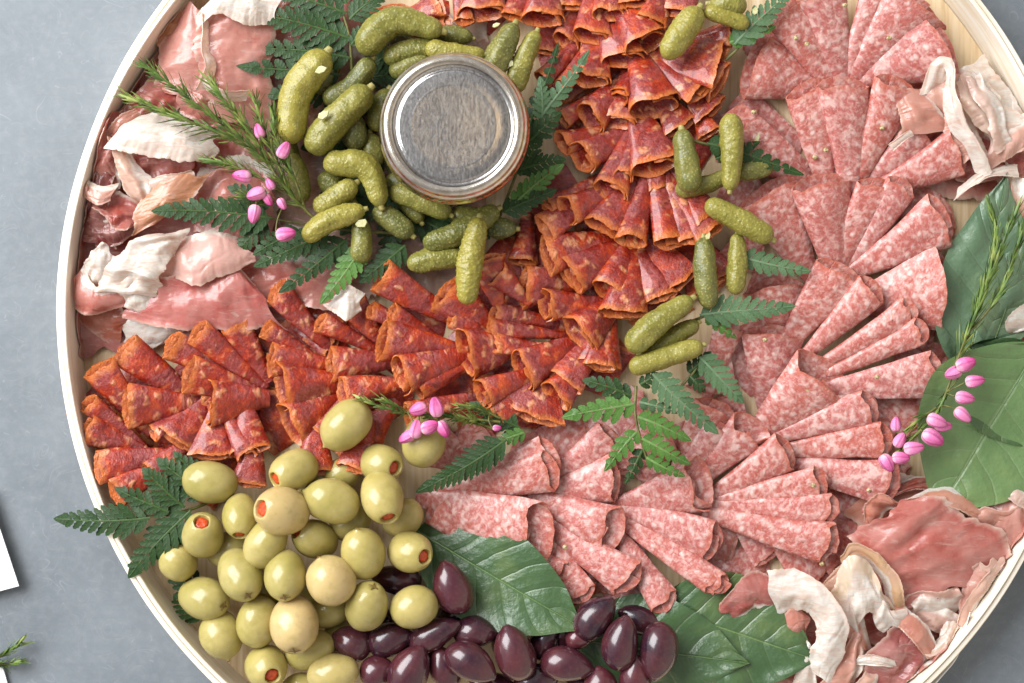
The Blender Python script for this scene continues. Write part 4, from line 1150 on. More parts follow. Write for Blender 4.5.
# ------------------------------------------------------------------ cured ham
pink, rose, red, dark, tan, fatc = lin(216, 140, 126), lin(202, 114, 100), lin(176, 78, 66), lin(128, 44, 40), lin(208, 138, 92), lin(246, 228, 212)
HAM = [
 ("translucent pink ham slice standing by the upper left wall", [(176, 22, 30), (164, 60, 34), (158, 92, 30)], [(203, 16, 46), (206, 58, 44), (203, 92, 38)], pink, .10, 4, 7, 0, 3),
 ("broad rosy ham slice under the top left fern", [(196, 102, 34), (203, 60, 46), (206, 24, 54)], [(262, 120, 30), (266, 62, 40), (262, 6, 46)], pink, .0, 4, 9, 2, 3),
 ("white fat edge of ham curling at the top left", [(204, 20, 60), (222, 12, 62), (250, 20, 58), (272, 20, 54)], [(220, -14, 48), (234, -14, 52), (254, -10, 50), (276, -14, 44)], fatc, .85, 4, 9, 3, 2),
 ("thin upright frill of ham fat beside the pink slice", [(204, 22, 62), (203, 50, 60), (207, 66, 60), (200, 84, 52)], [(213, 24, 46), (211, 50, 48), (216, 64, 50), (212, 86, 44)], fatc, .7, 2, 5, 0, 2),
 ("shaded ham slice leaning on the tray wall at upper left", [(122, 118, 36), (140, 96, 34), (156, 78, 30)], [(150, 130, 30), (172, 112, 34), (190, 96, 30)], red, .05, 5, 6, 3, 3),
 ("small pink ham roll beside the needle tips", [(186, 90, 40), (200, 96, 42), (214, 104, 38)], [(180, 108, 34), (196, 118, 36), (214, 124, 32)], rose, .1, 4, 6, 2, 2),
 ("ham slice climbing the left wall below the needles", [(102, 130, 54), (98, 152, 46), (92, 178, 34)], [(120, 118, 38), (116, 150, 40), (118, 180, 34)], rose, .15, 4, 6, 2, 2),
 ("wide white fat band folded over a ham pocket at left", [(112, 146, 56), (132, 148, 58), (160, 154, 58), (190, 158, 54), (212, 156, 46)], [(138, 118, 46), (152, 116, 50), (174, 122, 50), (196, 128, 48), (216, 134, 40)], fatc, .75, 3, 10, 2, 2),
 ("pale ham curl hanging below the white fat band", [(112, 144, 56), (118, 168, 50), (132, 194, 44), (142, 206, 40)], [(130, 152, 44), (142, 172, 42), (156, 190, 42), (160, 204, 36)], lin(232, 190, 166), .45, 4, 9, 2, 2),
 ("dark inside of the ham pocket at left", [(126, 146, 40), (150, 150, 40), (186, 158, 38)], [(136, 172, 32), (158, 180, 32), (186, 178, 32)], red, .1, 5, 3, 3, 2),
 ("pale strip of ham fat with a small hole at left", [(146, 182, 46), (166, 176, 48), (188, 172, 46)], [(150, 194, 44), (170, 188, 46), (194, 180, 42)], lin(236, 200, 180), .5, 3, 4, 0, 2),
 ("orange-pink ham slice left of the long fern leaflet", [(134, 234, 44), (142, 212, 46), (152, 192, 48)], [(166, 218, 42), (188, 200, 44), (202, 180, 42)], tan, .08, 4, 8, 2, 2),
 ("dark red ham roll against the left wall", [(82, 232, 28), (88, 206, 34), (92, 176, 36)], [(112, 240, 34), (108, 208, 40), (112, 178, 38)], dark, .08, 5, 9, 4, 3),
 ("deep red curled ham ring at left", [(100, 210, 50), (116, 224, 50), (136, 224, 46)], [(104, 192, 36), (122, 196, 36), (140, 206, 36)], red, .12, 5, 3, 4, 2),
 ("dark ham fold right of the left wall roll", [(100, 244, 30), (118, 244, 34), (136, 232, 36)], [(96, 222, 36), (114, 222, 40), (132, 214, 40)], dark, .05, 4, 6, 2, 2),
 ("crumpled white ham fat in a big lump at left", [(104, 288, 52), (116, 262, 62), (136, 244, 66), (156, 236, 62), (182, 232, 50)], [(152, 292, 50), (158, 274, 60), (164, 262, 62), (172, 254, 58), (178, 250, 48)], fatc, 1.0, 8, 7, 4, 2.5),
 ("small torn tuft of white ham fat by the left wall", [(86, 268, 40), (92, 254, 48), (102, 246, 46)], [(96, 292, 40), (104, 278, 46), (112, 262, 44)], fatc, 1.0, 7, 5, 3, 2),
 ("torn white fat shreds below the big fat lump", [(120, 284, 54), (134, 276, 56), (150, 272, 54)], [(128, 304, 44), (142, 306, 44), (154, 300, 42)], fatc, 1.0, 7, 4, 4, 3),
 ("pale pink ham fold right of the white fat lump", [(164, 274, 48), (190, 278, 52), (220, 272, 52), (250, 262, 44)], [(172, 248, 40), (194, 238, 44), (222, 236, 44), (246, 246, 38)], lin(232, 178, 164), .12, 3, 11, 2, 1.5),
 ("broad red ham slice with a white streak at left", [(136, 316, 36), (160, 322, 40), (200, 324, 42), (236, 322, 40), (274, 324, 34)], [(140, 288, 44), (166, 280, 46), (202, 282, 46), (232, 270, 44), (256, 286, 38)], lin(202, 102, 94), .06, 4, 6, 2.5, 2),
 ("curled pink ham end touching the left wall", [(72, 290, 38), (76, 304, 40), (92, 312, 42), (124, 304, 42)], [(84, 270, 42), (90, 284, 48), (104, 292, 50), (120, 288, 46)], rose, .25, 3, 8, 1.5, 1.5),
 ("red-brown ham flap over the bare tray floor", [(78, 312, 22), (92, 326, 18), (112, 340, 16)], [(112, 306, 28), (124, 316, 26), (132, 322, 22)], lin(176, 82, 50), .1, 3, 4, 1, 1),
 ("flat white piece of ham fat above the chorizo at left", [(126, 340, 18), (150, 345, 18), (174, 338, 20)], [(134, 318, 26), (160, 318, 28), (188, 326, 26)], fatc, 1.0, 3, 4, 1.5, 2),
 ("white chip of ham fat under the fern tips", [(328, 306, 44), (344, 316, 46), (358, 310, 44)], [(336, 296, 44), (350, 288, 46), (360, 294, 44)], fatc, 1.0, 4, 4, 1.5, 2),
 ("ham slice showing between the fern leaflets and chorizo", [(252, 300, 26), (280, 302, 26), (312, 304, 28), (336, 306, 28)], [(250, 260, 28), (286, 256, 28), (316, 262, 28), (350, 270, 28)], rose, .2, 5, 3, 3, 3),
 ("ham slice under the left fern leaflets", [(200, 226, 26), (230, 232, 28), (262, 236, 28)], [(204, 170, 28), (236, 168, 28), (268, 176, 28)], rose, .2, 6, 4, 4, 3),
 ("ham slice under the needle sprig at upper left", [(196, 170, 26), (226, 168, 26), (256, 170, 26)], [(206, 104, 30), (236, 108, 30), (262, 120, 28)], red, .15, 6, 4, 3, 3),
 ("pink ham behind the topmost fern", [(256, 30, 24), (300, 40, 24), (350, 30, 24)], [(262, -24, 30), (306, -24, 30), (352, -24, 30)], pink, .2, 6, 4, 3, 3),
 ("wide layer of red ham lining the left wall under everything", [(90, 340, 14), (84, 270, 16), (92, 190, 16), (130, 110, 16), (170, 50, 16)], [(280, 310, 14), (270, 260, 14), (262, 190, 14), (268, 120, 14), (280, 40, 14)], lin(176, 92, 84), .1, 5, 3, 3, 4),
 ("layer of pink ham under the white loop at upper right", [(930, 180, 14), (970, 190, 14), (1040, 190, 14)], [(930, 110, 14), (966, 104, 14), (1040, 130, 14)], lin(200, 120, 106), .2, 5, 3, 3, 3),
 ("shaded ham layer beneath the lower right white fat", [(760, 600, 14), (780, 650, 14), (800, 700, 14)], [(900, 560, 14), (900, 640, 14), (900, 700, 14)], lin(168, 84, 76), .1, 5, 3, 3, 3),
 ("thin pale frill lying on the large pink slice's right side", [(972, 556, 48), (984, 566, 50), (992, 560, 50), (1000, 566, 46)], [(978, 574, 42), (984, 582, 42), (992, 578, 42), (1000, 576, 40)], lin(230, 184, 164), .5, 4, 6, 2, 2),
 ("narrow curled ham strip along the lower right wall", [(958, 622, 44), (966, 600, 50), (982, 580, 52), (998, 562, 48)], [(966, 628, 38), (976, 606, 44), (990, 588, 44), (1006, 570, 40)], lin(232, 190, 168), .35, 4, 6, 1, 1),
 ("small white fat twist below the tan rind strip", [(876, 612, 54), (884, 604, 58), (892, 612, 56), (902, 610, 52)], [(880, 630, 46), (890, 624, 48), (898, 626, 48), (906, 620, 46)], fatc, .9, 5, 5, 2, 2),
 ("rosy ham fold between the white strip and the cream lump", [(836, 612, 44), (846, 628, 48), (854, 644, 46)], [(852, 596, 40), (862, 622, 42), (868, 646, 40)], lin(214, 142, 118), .3, 4, 6, 2, 2),
 ("rosy ham curl at the lower right, under the frill by the wall", [(924, 668, 36), (938, 656, 42), (950, 642, 42)], [(930, 682, 30), (946, 668, 34), (960, 650, 34)], lin(206, 122, 106), .3, 4, 6, 2, 2),
 ("pale ham fold at the bottom edge right of the white strip", [(842, 700, 44), (856, 684, 48), (866, 672, 46)], [(862, 704, 36), (872, 690, 40), (880, 676, 38)], lin(230, 182, 160), .5, 4, 6, 2, 2),
 ("red ham edge showing beside the leaf and buds at right", [(868, 510, 30), (890, 496, 32), (920, 488, 32), (950, 494, 30)], [(872, 496, 24), (892, 484, 24), (922, 478, 24), (952, 486, 24)], lin(186, 100, 84), .2, 4, 4, 2, 2),
 ("curled rosy ham edge at the far right below the broad leaf", [(966, 522, 40), (984, 508, 46), (1004, 512, 46), (1030, 500, 44)], [(972, 538, 34), (988, 526, 38), (1008, 528, 38), (1034, 518, 38)], lin(220, 154, 134), .35, 4, 7, 2, 1.5),
 ("thin pale ham curl crossing the dark red roll at left", [(86, 196, 48), (98, 204, 52), (110, 200, 50)], [(88, 182, 44), (102, 188, 46), (116, 186, 44)], lin(222, 160, 140), .35, 3, 6, 1, 2),
 ("rosy ham strip left of the fat band's top edge", [(108, 132, 50), (118, 120, 52), (134, 112, 50)], [(122, 140, 44), (130, 130, 46), (142, 122, 44)], lin(214, 146, 126), .3, 4, 6, 1, 2),
 ("white fat seam crossing the broad rosy slice at the top left", [(210, 82, 58), (226, 92, 56), (246, 92, 50)], [(212, 92, 52), (226, 100, 50), (246, 100, 46)], lin(236, 206, 190), .6, 3, 4, 1, 2),
 ("tan ham bit by the upper left rim under the pink slice", [(158, 40, 30), (168, 26, 32), (182, 12, 32)], [(172, 52, 26), (182, 36, 28), (196, 20, 28)], tan, .15, 4, 5, 1, 2),
 ("cream ham frill between the white loop and the upper right wall", [(964, 78, 48), (978, 100, 54), (990, 126, 56), (998, 150, 50)], [(984, 76, 40), (998, 100, 44), (1008, 124, 44), (1014, 148, 42)], lin(240, 208, 190), .6, 6, 8, 4, 2.5),
 ("rosy ham fold left of the white loop's foot", [(940, 120, 44), (950, 140, 48), (964, 160, 46)], [(962, 112, 40), (974, 136, 42), (984, 156, 40)], lin(220, 152, 132), .3, 5, 7, 3, 2),
 ("pale ham sheet lying flat beside the upper right wall", [(950, 96, 26), (980, 140, 26), (1000, 176, 26)], [(984, 66, 26), (1012, 106, 28), (1040, 150, 28)], lin(232, 190, 170), .5, 6, 4, 4, 3),
 ("brown filler sheet darkened for the shaded gaps under the gherkin pile", [(300, 260, 14), (370, 270, 14), (460, 262, 14)], [(300, 60, 14), (380, 56, 14), (470, 50, 14)], lin(140, 100, 72), .1, 3, 2, 1, 2),  # filler sheet, shade between the gherkins put into its dark tint
 # upper right
 ("white ribbon of ham fat looping at the upper right", [(923, 90, 50), (934, 64, 62), (952, 62, 66), (954, 90, 66), (962, 118, 64), (978, 146, 60), (988, 168, 52)], [(936, 92, 42), (944, 76, 54), (946, 74, 58), (944, 96, 58), (950, 126, 56), (966, 148, 52), (974, 168, 46)], fatc, .75, 3, 5, 1.5, 1.5),
 ("pink ham frill inside the white loop at upper right", [(926, 108, 42), (930, 90, 46), (946, 76, 50)], [(954, 126, 44), (952, 104, 48), (956, 84, 50)], lin(224, 170, 150), .2, 4, 6, 3, 2.5),
 ("torn pink ham piece left of the white loop", [(898, 100, 50), (904, 118, 50), (908, 134, 48)], [(922, 94, 48), (934, 112, 48), (946, 126, 46)], lin(222, 152, 132), .15, 3, 5, 1.5, 2),
 ("curled tip of ham fat on the fourth salami slice", [(890, 144, 56), (898, 138, 56), (908, 132, 54)], [(894, 149, 54), (902, 142, 54), (910, 137, 52)], fatc, .9, 1.5, 2, 0, 1),
 ("ruffled pale ham beside the tray wall at upper right", [(956, 84, 50), (966, 104, 56), (978, 122, 56), (998, 136, 50)], [(972, 78, 40), (986, 96, 44), (1000, 108, 44), (1024, 120, 42)], lin(238, 206, 186), .45, 5, 6, 4, 2.5),
 ("pink ham strip at the right edge below the white loop", [(992, 166, 44), (1008, 156, 48), (1030, 142, 48)], [(986, 138, 40), (1006, 128, 44), (1030, 114, 42)], lin(230, 176, 156), .4, 4, 7, 2, 2),
 ("red ham under the white loop at right", [(960, 176, 26), (984, 178, 28), (1030, 172, 30)], [(974, 140, 30), (996, 140, 30), (1030, 142, 30)], red, .1, 5, 3, 3, 2),
 ("white ham fat above the tall grey-green leaf", [(958, 196, 44), (974, 184, 48), (990, 176, 48), (1010, 176, 44)], [(962, 186, 38), (978, 174, 40), (992, 168, 40), (1012, 166, 38)], fatc, .8, 4, 4, 2, 2),
 ("pale ham at the right edge beside the tall leaf", [(1002, 200, 34), (1014, 220, 34), (1030, 232, 34)], [(1008, 170, 34), (1020, 184, 34), (1036, 190, 34)], lin(226, 176, 150), .4, 5, 4, 2, 2),
 ("white ham fat at the right edge above the broad leaf", [(1006, 322, 44), (1016, 312, 46), (1030, 304, 44)], [(1014, 332, 38), (1022, 328, 40), (1032, 324, 38)], fatc, .9, 4, 4, 1, 2),
 ("red ham at the right edge above the broad leaf", [(1008, 338, 26), (1020, 340, 26), (1036, 340, 26)], [(1010, 270, 28), (1022, 268, 28), (1036, 266, 28)], red, .2, 5, 4, 2, 2),
 # lower right
 ("large flat deep-pink ham slice at the lower right", [(856, 536, 44), (872, 558, 46), (890, 580, 44), (908, 602, 40)], [(908, 502, 52), (938, 506, 52), (976, 532, 48), (1002, 558, 40)], lin(204, 110, 98), .04, 6, 9, 4, 2),
 ("ruffled ham edge above the large pink slice", [(902, 512, 44), (930, 500, 50), (958, 508, 50), (976, 520, 44)], [(906, 500, 38), (934, 488, 42), (964, 494, 42), (984, 506, 38)], lin(222, 150, 122), .3, 3, 6, 1, 2),
 ("small ruffled ham bit left of the large pink slice", [(864, 520, 36), (868, 504, 42), (880, 494, 44), (896, 502, 42)], [(872, 528, 32), (880, 514, 36), (890, 508, 38), (902, 510, 36)], lin(218, 140, 116), .25, 3, 5, 2, 2),
 ("ham slice at the right edge under the broad leaf", [(984, 518, 36), (998, 534, 40), (1010, 548, 40)], [(1000, 484, 38), (1016, 500, 42), (1030, 520, 42)], lin(216, 146, 130), .12, 4, 8, 3, 2),
 ("white-edged ham curl in the right corner below the leaf", [(1004, 492, 46), (1014, 500, 48), (1030, 508, 46)], [(1010, 478, 38), (1020, 482, 40), (1034, 490, 38)], lin(232, 196, 180), .5, 4, 5, 1, 2),
 ("crumpled pink ham under the tip of the large slice", [(960, 610, 34), (964, 590, 42), (974, 568, 46), (990, 556, 44)], [(976, 612, 30), (984, 596, 36), (994, 580, 38), (1002, 566, 36)], lin(224, 160, 142), .45, 6, 6, 4, 2),
 ("white crinkled fat along the large slice's lower edge", [(910, 598, 42), (934, 594, 46), (956, 590, 46)], [(916, 616, 34), (940, 614, 36), (962, 604, 36)], lin(230, 180, 162), .75, 6, 5, 3, 3),
 ("tan rind strip curving round the white fat", [(842, 556, 50), (852, 545, 58), (874, 552, 60), (894, 572, 58), (902, 594, 54), (902, 606, 46)], [(850, 566, 42), (858, 560, 48), (872, 566, 50), (884, 582, 48), (888, 596, 46), (890, 608, 42)], lin(226, 184, 140), .45, 3, 6, 0, 2),
 ("cream crumpled fat lump beside the tan rind", [(836, 590, 52), (848, 566, 60), (868, 568, 60), (880, 590, 56), (892, 606, 48)], [(856, 630, 44), (862, 612, 54), (872, 606, 56), (882, 614, 52), (890, 622, 44)], lin(240, 218, 188), .8, 8, 6, 5, 2),
 ("tan ham flap left of the cream fat", [(824, 586, 44), (836, 572, 48), (848, 562, 48)], [(836, 596, 40), (850, 588, 44), (858, 576, 44)], lin(226, 178, 150), .2, 3, 4, 1, 1),
 ("long bright white fat piece twisting down at lower right", [(772, 576, 54), (798, 574, 60), (822, 586, 64), (842, 616, 66), (844, 640, 60), (832, 672, 48)], [(780, 608, 44), (800, 606, 50), (814, 614, 54), (820, 632, 54), (814, 650, 50), (810, 668, 44)], fatc, 1.0, 5, 10, 2, 1.5),
 ("small red ham pocket with a cream edge left of the white fat", [(724, 602, 40), (740, 584, 50), (756, 574, 52), (776, 584, 48)], [(738, 616, 36), (754, 606, 40), (768, 606, 40), (780, 604, 38)], lin(186, 88, 80), .18, 4, 6, 2, 2),
 ("ham curl between the green leaf and the white fat", [(782, 622, 38), (792, 612, 44), (804, 616, 42)], [(786, 642, 32), (798, 640, 36), (808, 632, 36)], lin(214, 132, 112), .2, 4, 6, 1, 2),
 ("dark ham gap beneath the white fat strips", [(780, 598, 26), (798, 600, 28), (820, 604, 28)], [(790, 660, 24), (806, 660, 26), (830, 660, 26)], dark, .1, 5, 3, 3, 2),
 ("pink ham slice beneath the white fat at the bottom edge", [(816, 690, 40), (836, 668, 46), (850, 640, 50)], [(846, 694, 36), (858, 670, 42), (864, 644, 44)], lin(222, 156, 134), .3, 5, 6, 3, 2),
 ("white fat strip standing at the bottom edge near the leaf", [(792, 690, 40), (800, 668, 44), (806, 646, 44)], [(812, 692, 36), (814, 674, 40), (812, 656, 40)], fatc, .9, 4, 5, 2, 2),
 ("crinkled purple-red ham at the bottom edge near the tray wall", [(866, 690, 36), (872, 660, 44), (888, 634, 48), (900, 626, 46)], [(902, 694, 32), (916, 668, 38), (924, 648, 40), (922, 636, 38)], lin(176, 92, 88), .12, 8, 5, 5, 3),
 ("white streak of fat across the purple-red ham", [(862, 656, 52), (876, 656, 54), (892, 660, 52)], [(864, 664, 50), (880, 664, 52), (894, 666, 48)], fatc, 1.0, 3, 3, 1, 2),
 ("pink ham bow with pale edges by the tray wall", [(894, 620, 50), (910, 638, 56), (924, 654, 50)], [(904, 608, 46), (920, 622, 52), (932, 640, 46)], lin(220, 150, 128), .2, 3, 8, 1, 1.5),
 ("ruffled cream ham frill against the right wall", [(918, 646, 46), (930, 656, 48), (948, 644, 48), (956, 628, 44)], [(922, 638, 40), (932, 644, 42), (942, 632, 42), (948, 620, 40)], lin(232, 200, 176), .6, 4, 5, 2, 2),
 ("pale ham folds between the bow and the large slice", [(906, 612, 36), (924, 622, 38), (942, 632, 36)], [(920, 604, 36), (940, 608, 38), (956, 616, 36)], lin(228, 184, 168), .4, 5, 4, 3, 2),
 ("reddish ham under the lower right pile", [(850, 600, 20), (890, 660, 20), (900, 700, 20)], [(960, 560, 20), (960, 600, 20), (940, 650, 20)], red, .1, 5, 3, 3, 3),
 ("ham layer under the large slice near the buds", [(860, 520, 22), (920, 560, 22), (980, 600, 20)], [(900, 480, 22), (960, 500, 22), (1020, 530, 22)], lin(200, 130, 104), .2, 5, 3, 3, 3),
]
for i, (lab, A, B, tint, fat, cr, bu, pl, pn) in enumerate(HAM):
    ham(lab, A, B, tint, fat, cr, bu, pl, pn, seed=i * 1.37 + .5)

# ------------------------------------------------------------------ paper liner corners
def flap(label, A, B, seed):
    n, m = 20, 10
    a = catmull([W(*p) for p in A], n); b = catmull([W(*p) for p in B], n)
    v = []
    for i in range(n):
        for j in range(m):
            p = Vector(a[i]).lerp(Vector(b[i]), j / (m - 1)); p.z += 2.5 * noise.noise((i * .3, j * .3, seed)); v.append(p)
    ob = build("liner_paper", v, grid_faces(n, m), M['paper'], v[0], None, thick=.8)
    tag(ob, label, "paper", "corners of white paper lining the tray")
flap("white paper corner against the lower right wall", [(912, 700, 22), (940, 664, 26), (968, 626, 26)], [(930, 690, 48), (958, 656, 52), (970, 612, 56)], 1)
flap("white paper corner on the upper left wall", [(106, 96, 58), (104, 112, 54), (100, 128, 48)], [(124, 92, 34), (116, 110, 32), (110, 124, 30)], 2)
0 and flap("large white paper lining the upper right wall", [(952, -14, 12), (960, 60, 12), (990, 120, 12), (1040, 160, 12)], [(968, -14, 40), (1000, 36, 42), (1024, 76, 42), (1060, 130, 42)], 3)

# ------------------------------------------------------------------ jar
make_jar(454, 128)

# ------------------------------------------------------------------ gherkins
G = [
 ("large yellow gherkin standing left of the jar, white chip near its top", [(290, 141), (297, 92), (326, 54)], 21, .05, 62, None, .4),
 ("arched gherkin nearest the top fern, above the jar", [(361, 50), (394, 21), (440, 31)], 18, .35, 60, None, 1.0),
 ("short dark gherkin end behind the arched gherkin", [(440, 33), (470, 38)], 11, .8, 38, None, .5),
 ("grey-green gherkin under the arched one, above the jar's left", [(386, 58), (436, 47)], 15, .45, 46, None, 1.1),
 ("dull green gherkin half hidden by the jar's upper left rim", [(392, 72), (430, 56)], 14, .65, 44, None, .6),
 ("small yellow gherkin touching the top of the jar lid", [(428, 48), (482, 54)], 12, .12, 62, None, 1.0),
 ("dark gherkin with a grey pointed tip between the two long ones", [(326, 100), (350, 88), (371, 61)], 15, .75, 50, None, .6),
 ("long olive-green gherkin with a white chip, second left of the jar", [(311, 150), (336, 120), (368, 90)], 20, .3, 62, None, .9),
 ("plump dark gherkin pointing down left of the jar", [(355, 148), (353, 114)], 15, .95, 44, None, .4),
 ("brownish gherkin squeezed against the jar's left side", [(374, 128), (388, 92)], 15, .5, 36, None, .4),
 ("gherkin hidden low behind the jar's left side", [(372, 168), (370, 136)], 14, .6, 34, None, .5),
 ("slim gherkin hanging below a pink bud", [(302, 200), (291, 156)], 13, .4, 40, None, .5),
 ("bent gherkin hooking downward below the jar's left", [(326, 163), (366, 168), (380, 204)], 16, .18, 60, None, .9),
 ("short knobbly gherkin with a grey end left of the bent one", [(317, 209), (354, 184)], 15, .2, 58, None, 1.3),
 ("curved knobbly yellow gherkin above the fern leaflets", [(306, 238), (328, 221), (362, 210)], 14, .08, 62, None, 1.3),
 ("stubby gherkin pointing straight down with a chip on top", [(360, 260), (360, 222)], 14, .5, 50, None, .4),
 ("dark gherkin lying below the bent gherkin", [(376, 210), (410, 234)], 15, .8, 46, None, .7),
 ("gherkin reaching out from under the jar's lower left", [(392, 192), (448, 214)], 14, .38, 46, None, .8),
 ("warty grey-green gherkin lying below the jar", [(426, 244), (460, 232), (496, 210)], 15, .55, 48, None, 1.6),
 ("dark round gherkin end right of the warty one", [(490, 231), (514, 229)], 13, .9, 42, None, .5),
 ("knobbly gherkin lying flat under the upright yellow one", [(410, 265), (466, 258)], 14, .36, 42, None, 1.3),
 ("upright bumpy yellow gherkin lying on top below the jar", [(467, 302), (470, 264), (479, 220)], 15, .06, 70, None, 1.8),
 ("dark knobbly gherkin above the jar's right side", [(486, 82), (498, 58), (514, 26)], 16, .72, 56, None, 1.2),
 ("slender tapering gherkin at the jar's upper right", [(514, 90), (536, 34)], 14, .32, 52, None, 1.1),
 ("yellow gherkin lying alone among the top chorizo cones", [(666, 56), (681, 34), (698, 10)], 17, .1, 64, None, .9),
 ("small yellow gherkin pointing right at the top edge", [(746, 25), (706, 12)], 11, .1, 58, None, .8),
 ("gherkin cut by the top edge beside the top right fern", [(744, 6), (712, 4)], 15, .3, 56, None, 1.0),
 ("curved dark gherkin left of the pair in the centre right", [(691, 190), (686, 158), (682, 132)], 16, .6, 58, None, .5),
 ("pale upright gherkin with its stalk pointing down", [(730, 116), (732, 150), (730, 188)], 14, .18, 62, None, 1.0),
 ("gherkin crossing beneath the pale upright one", [(678, 190), (738, 170)], 12, .35, 42, None, .6),
 ("short gherkin end right of the pale upright one", [(736, 174), (772, 166)], 12, .5, 44, None, .5),
 ("speckled gherkin slanting to the right below the upright pair", [(708, 204), (736, 218), (770, 238)], 15, .22, 62, None, 1.1),
 ("smooth dark gherkin hanging vertically at centre right", [(709, 306), (705, 274), (704, 240)], 14, .7, 58, None, .5),
 ("thin yellow-green gherkin hanging beside the smooth dark one", [(735, 292), (737, 236)], 12, .25, 52, None, 1.1),
 ("upper gherkin of the stacked three left of the bluish fern", [(630, 348), (658, 322), (690, 300)], 16, .3, 64, None, .9),
 ("middle gherkin of the stacked three, mostly hidden", [(640, 358), (696, 324)], 12, .4, 48, None, .6),
 ("gherkin low in the gap between the yellow and olive-green ones", [(318, 92), (334, 60)], 13, .5, 34, None, .8),
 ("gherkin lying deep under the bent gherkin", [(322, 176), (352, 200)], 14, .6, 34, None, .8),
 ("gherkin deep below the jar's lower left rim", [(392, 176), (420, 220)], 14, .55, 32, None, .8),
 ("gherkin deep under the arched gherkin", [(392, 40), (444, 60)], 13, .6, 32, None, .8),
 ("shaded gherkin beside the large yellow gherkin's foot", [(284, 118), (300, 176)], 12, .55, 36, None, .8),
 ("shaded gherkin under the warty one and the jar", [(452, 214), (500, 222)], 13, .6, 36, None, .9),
 ("lowest smooth gherkin of the stacked three above the fern", [(632, 368), (662, 358), (700, 346)], 14, .18, 60, None, .5),
]
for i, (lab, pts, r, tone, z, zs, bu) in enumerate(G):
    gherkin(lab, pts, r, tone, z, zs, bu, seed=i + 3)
for i, (x, y, z, r, ang, lab) in enumerate([
    (321, 70, 83, 6, .3, "onion chip on the big yellow gherkin"), (323, 115, 82, 6.5, .5, "onion chip on the long olive-green gherkin"), (361, 223, 66, 7.5, .2, "onion chip on the stubby downward gherkin"),
    (496, 25, 74, 4, .4, "onion chip beside the dark knobbly gherkin"), (755, 11, 60, 5, 1.4, "onion chip in the top right fern"), (511, 64, 62, 4, 1.2, "onion chip between two gherkins by the jar"), (826, 115, 45, 7, 1.45, "pale onion strip on the second salami fan"), (757, 140, 44, 7, 1.3, "pale onion strip beside the pale upright gherkin"), (708, 236, 72, 4, 1.2, "onion chip at the dark hanging gherkin's top")]):
    chip(x, y, z - 1, r, .6 if r < 7 or i == 2 else .3, i + 5, "small translucent " + lab if lab.startswith("onion") else lab, ang)

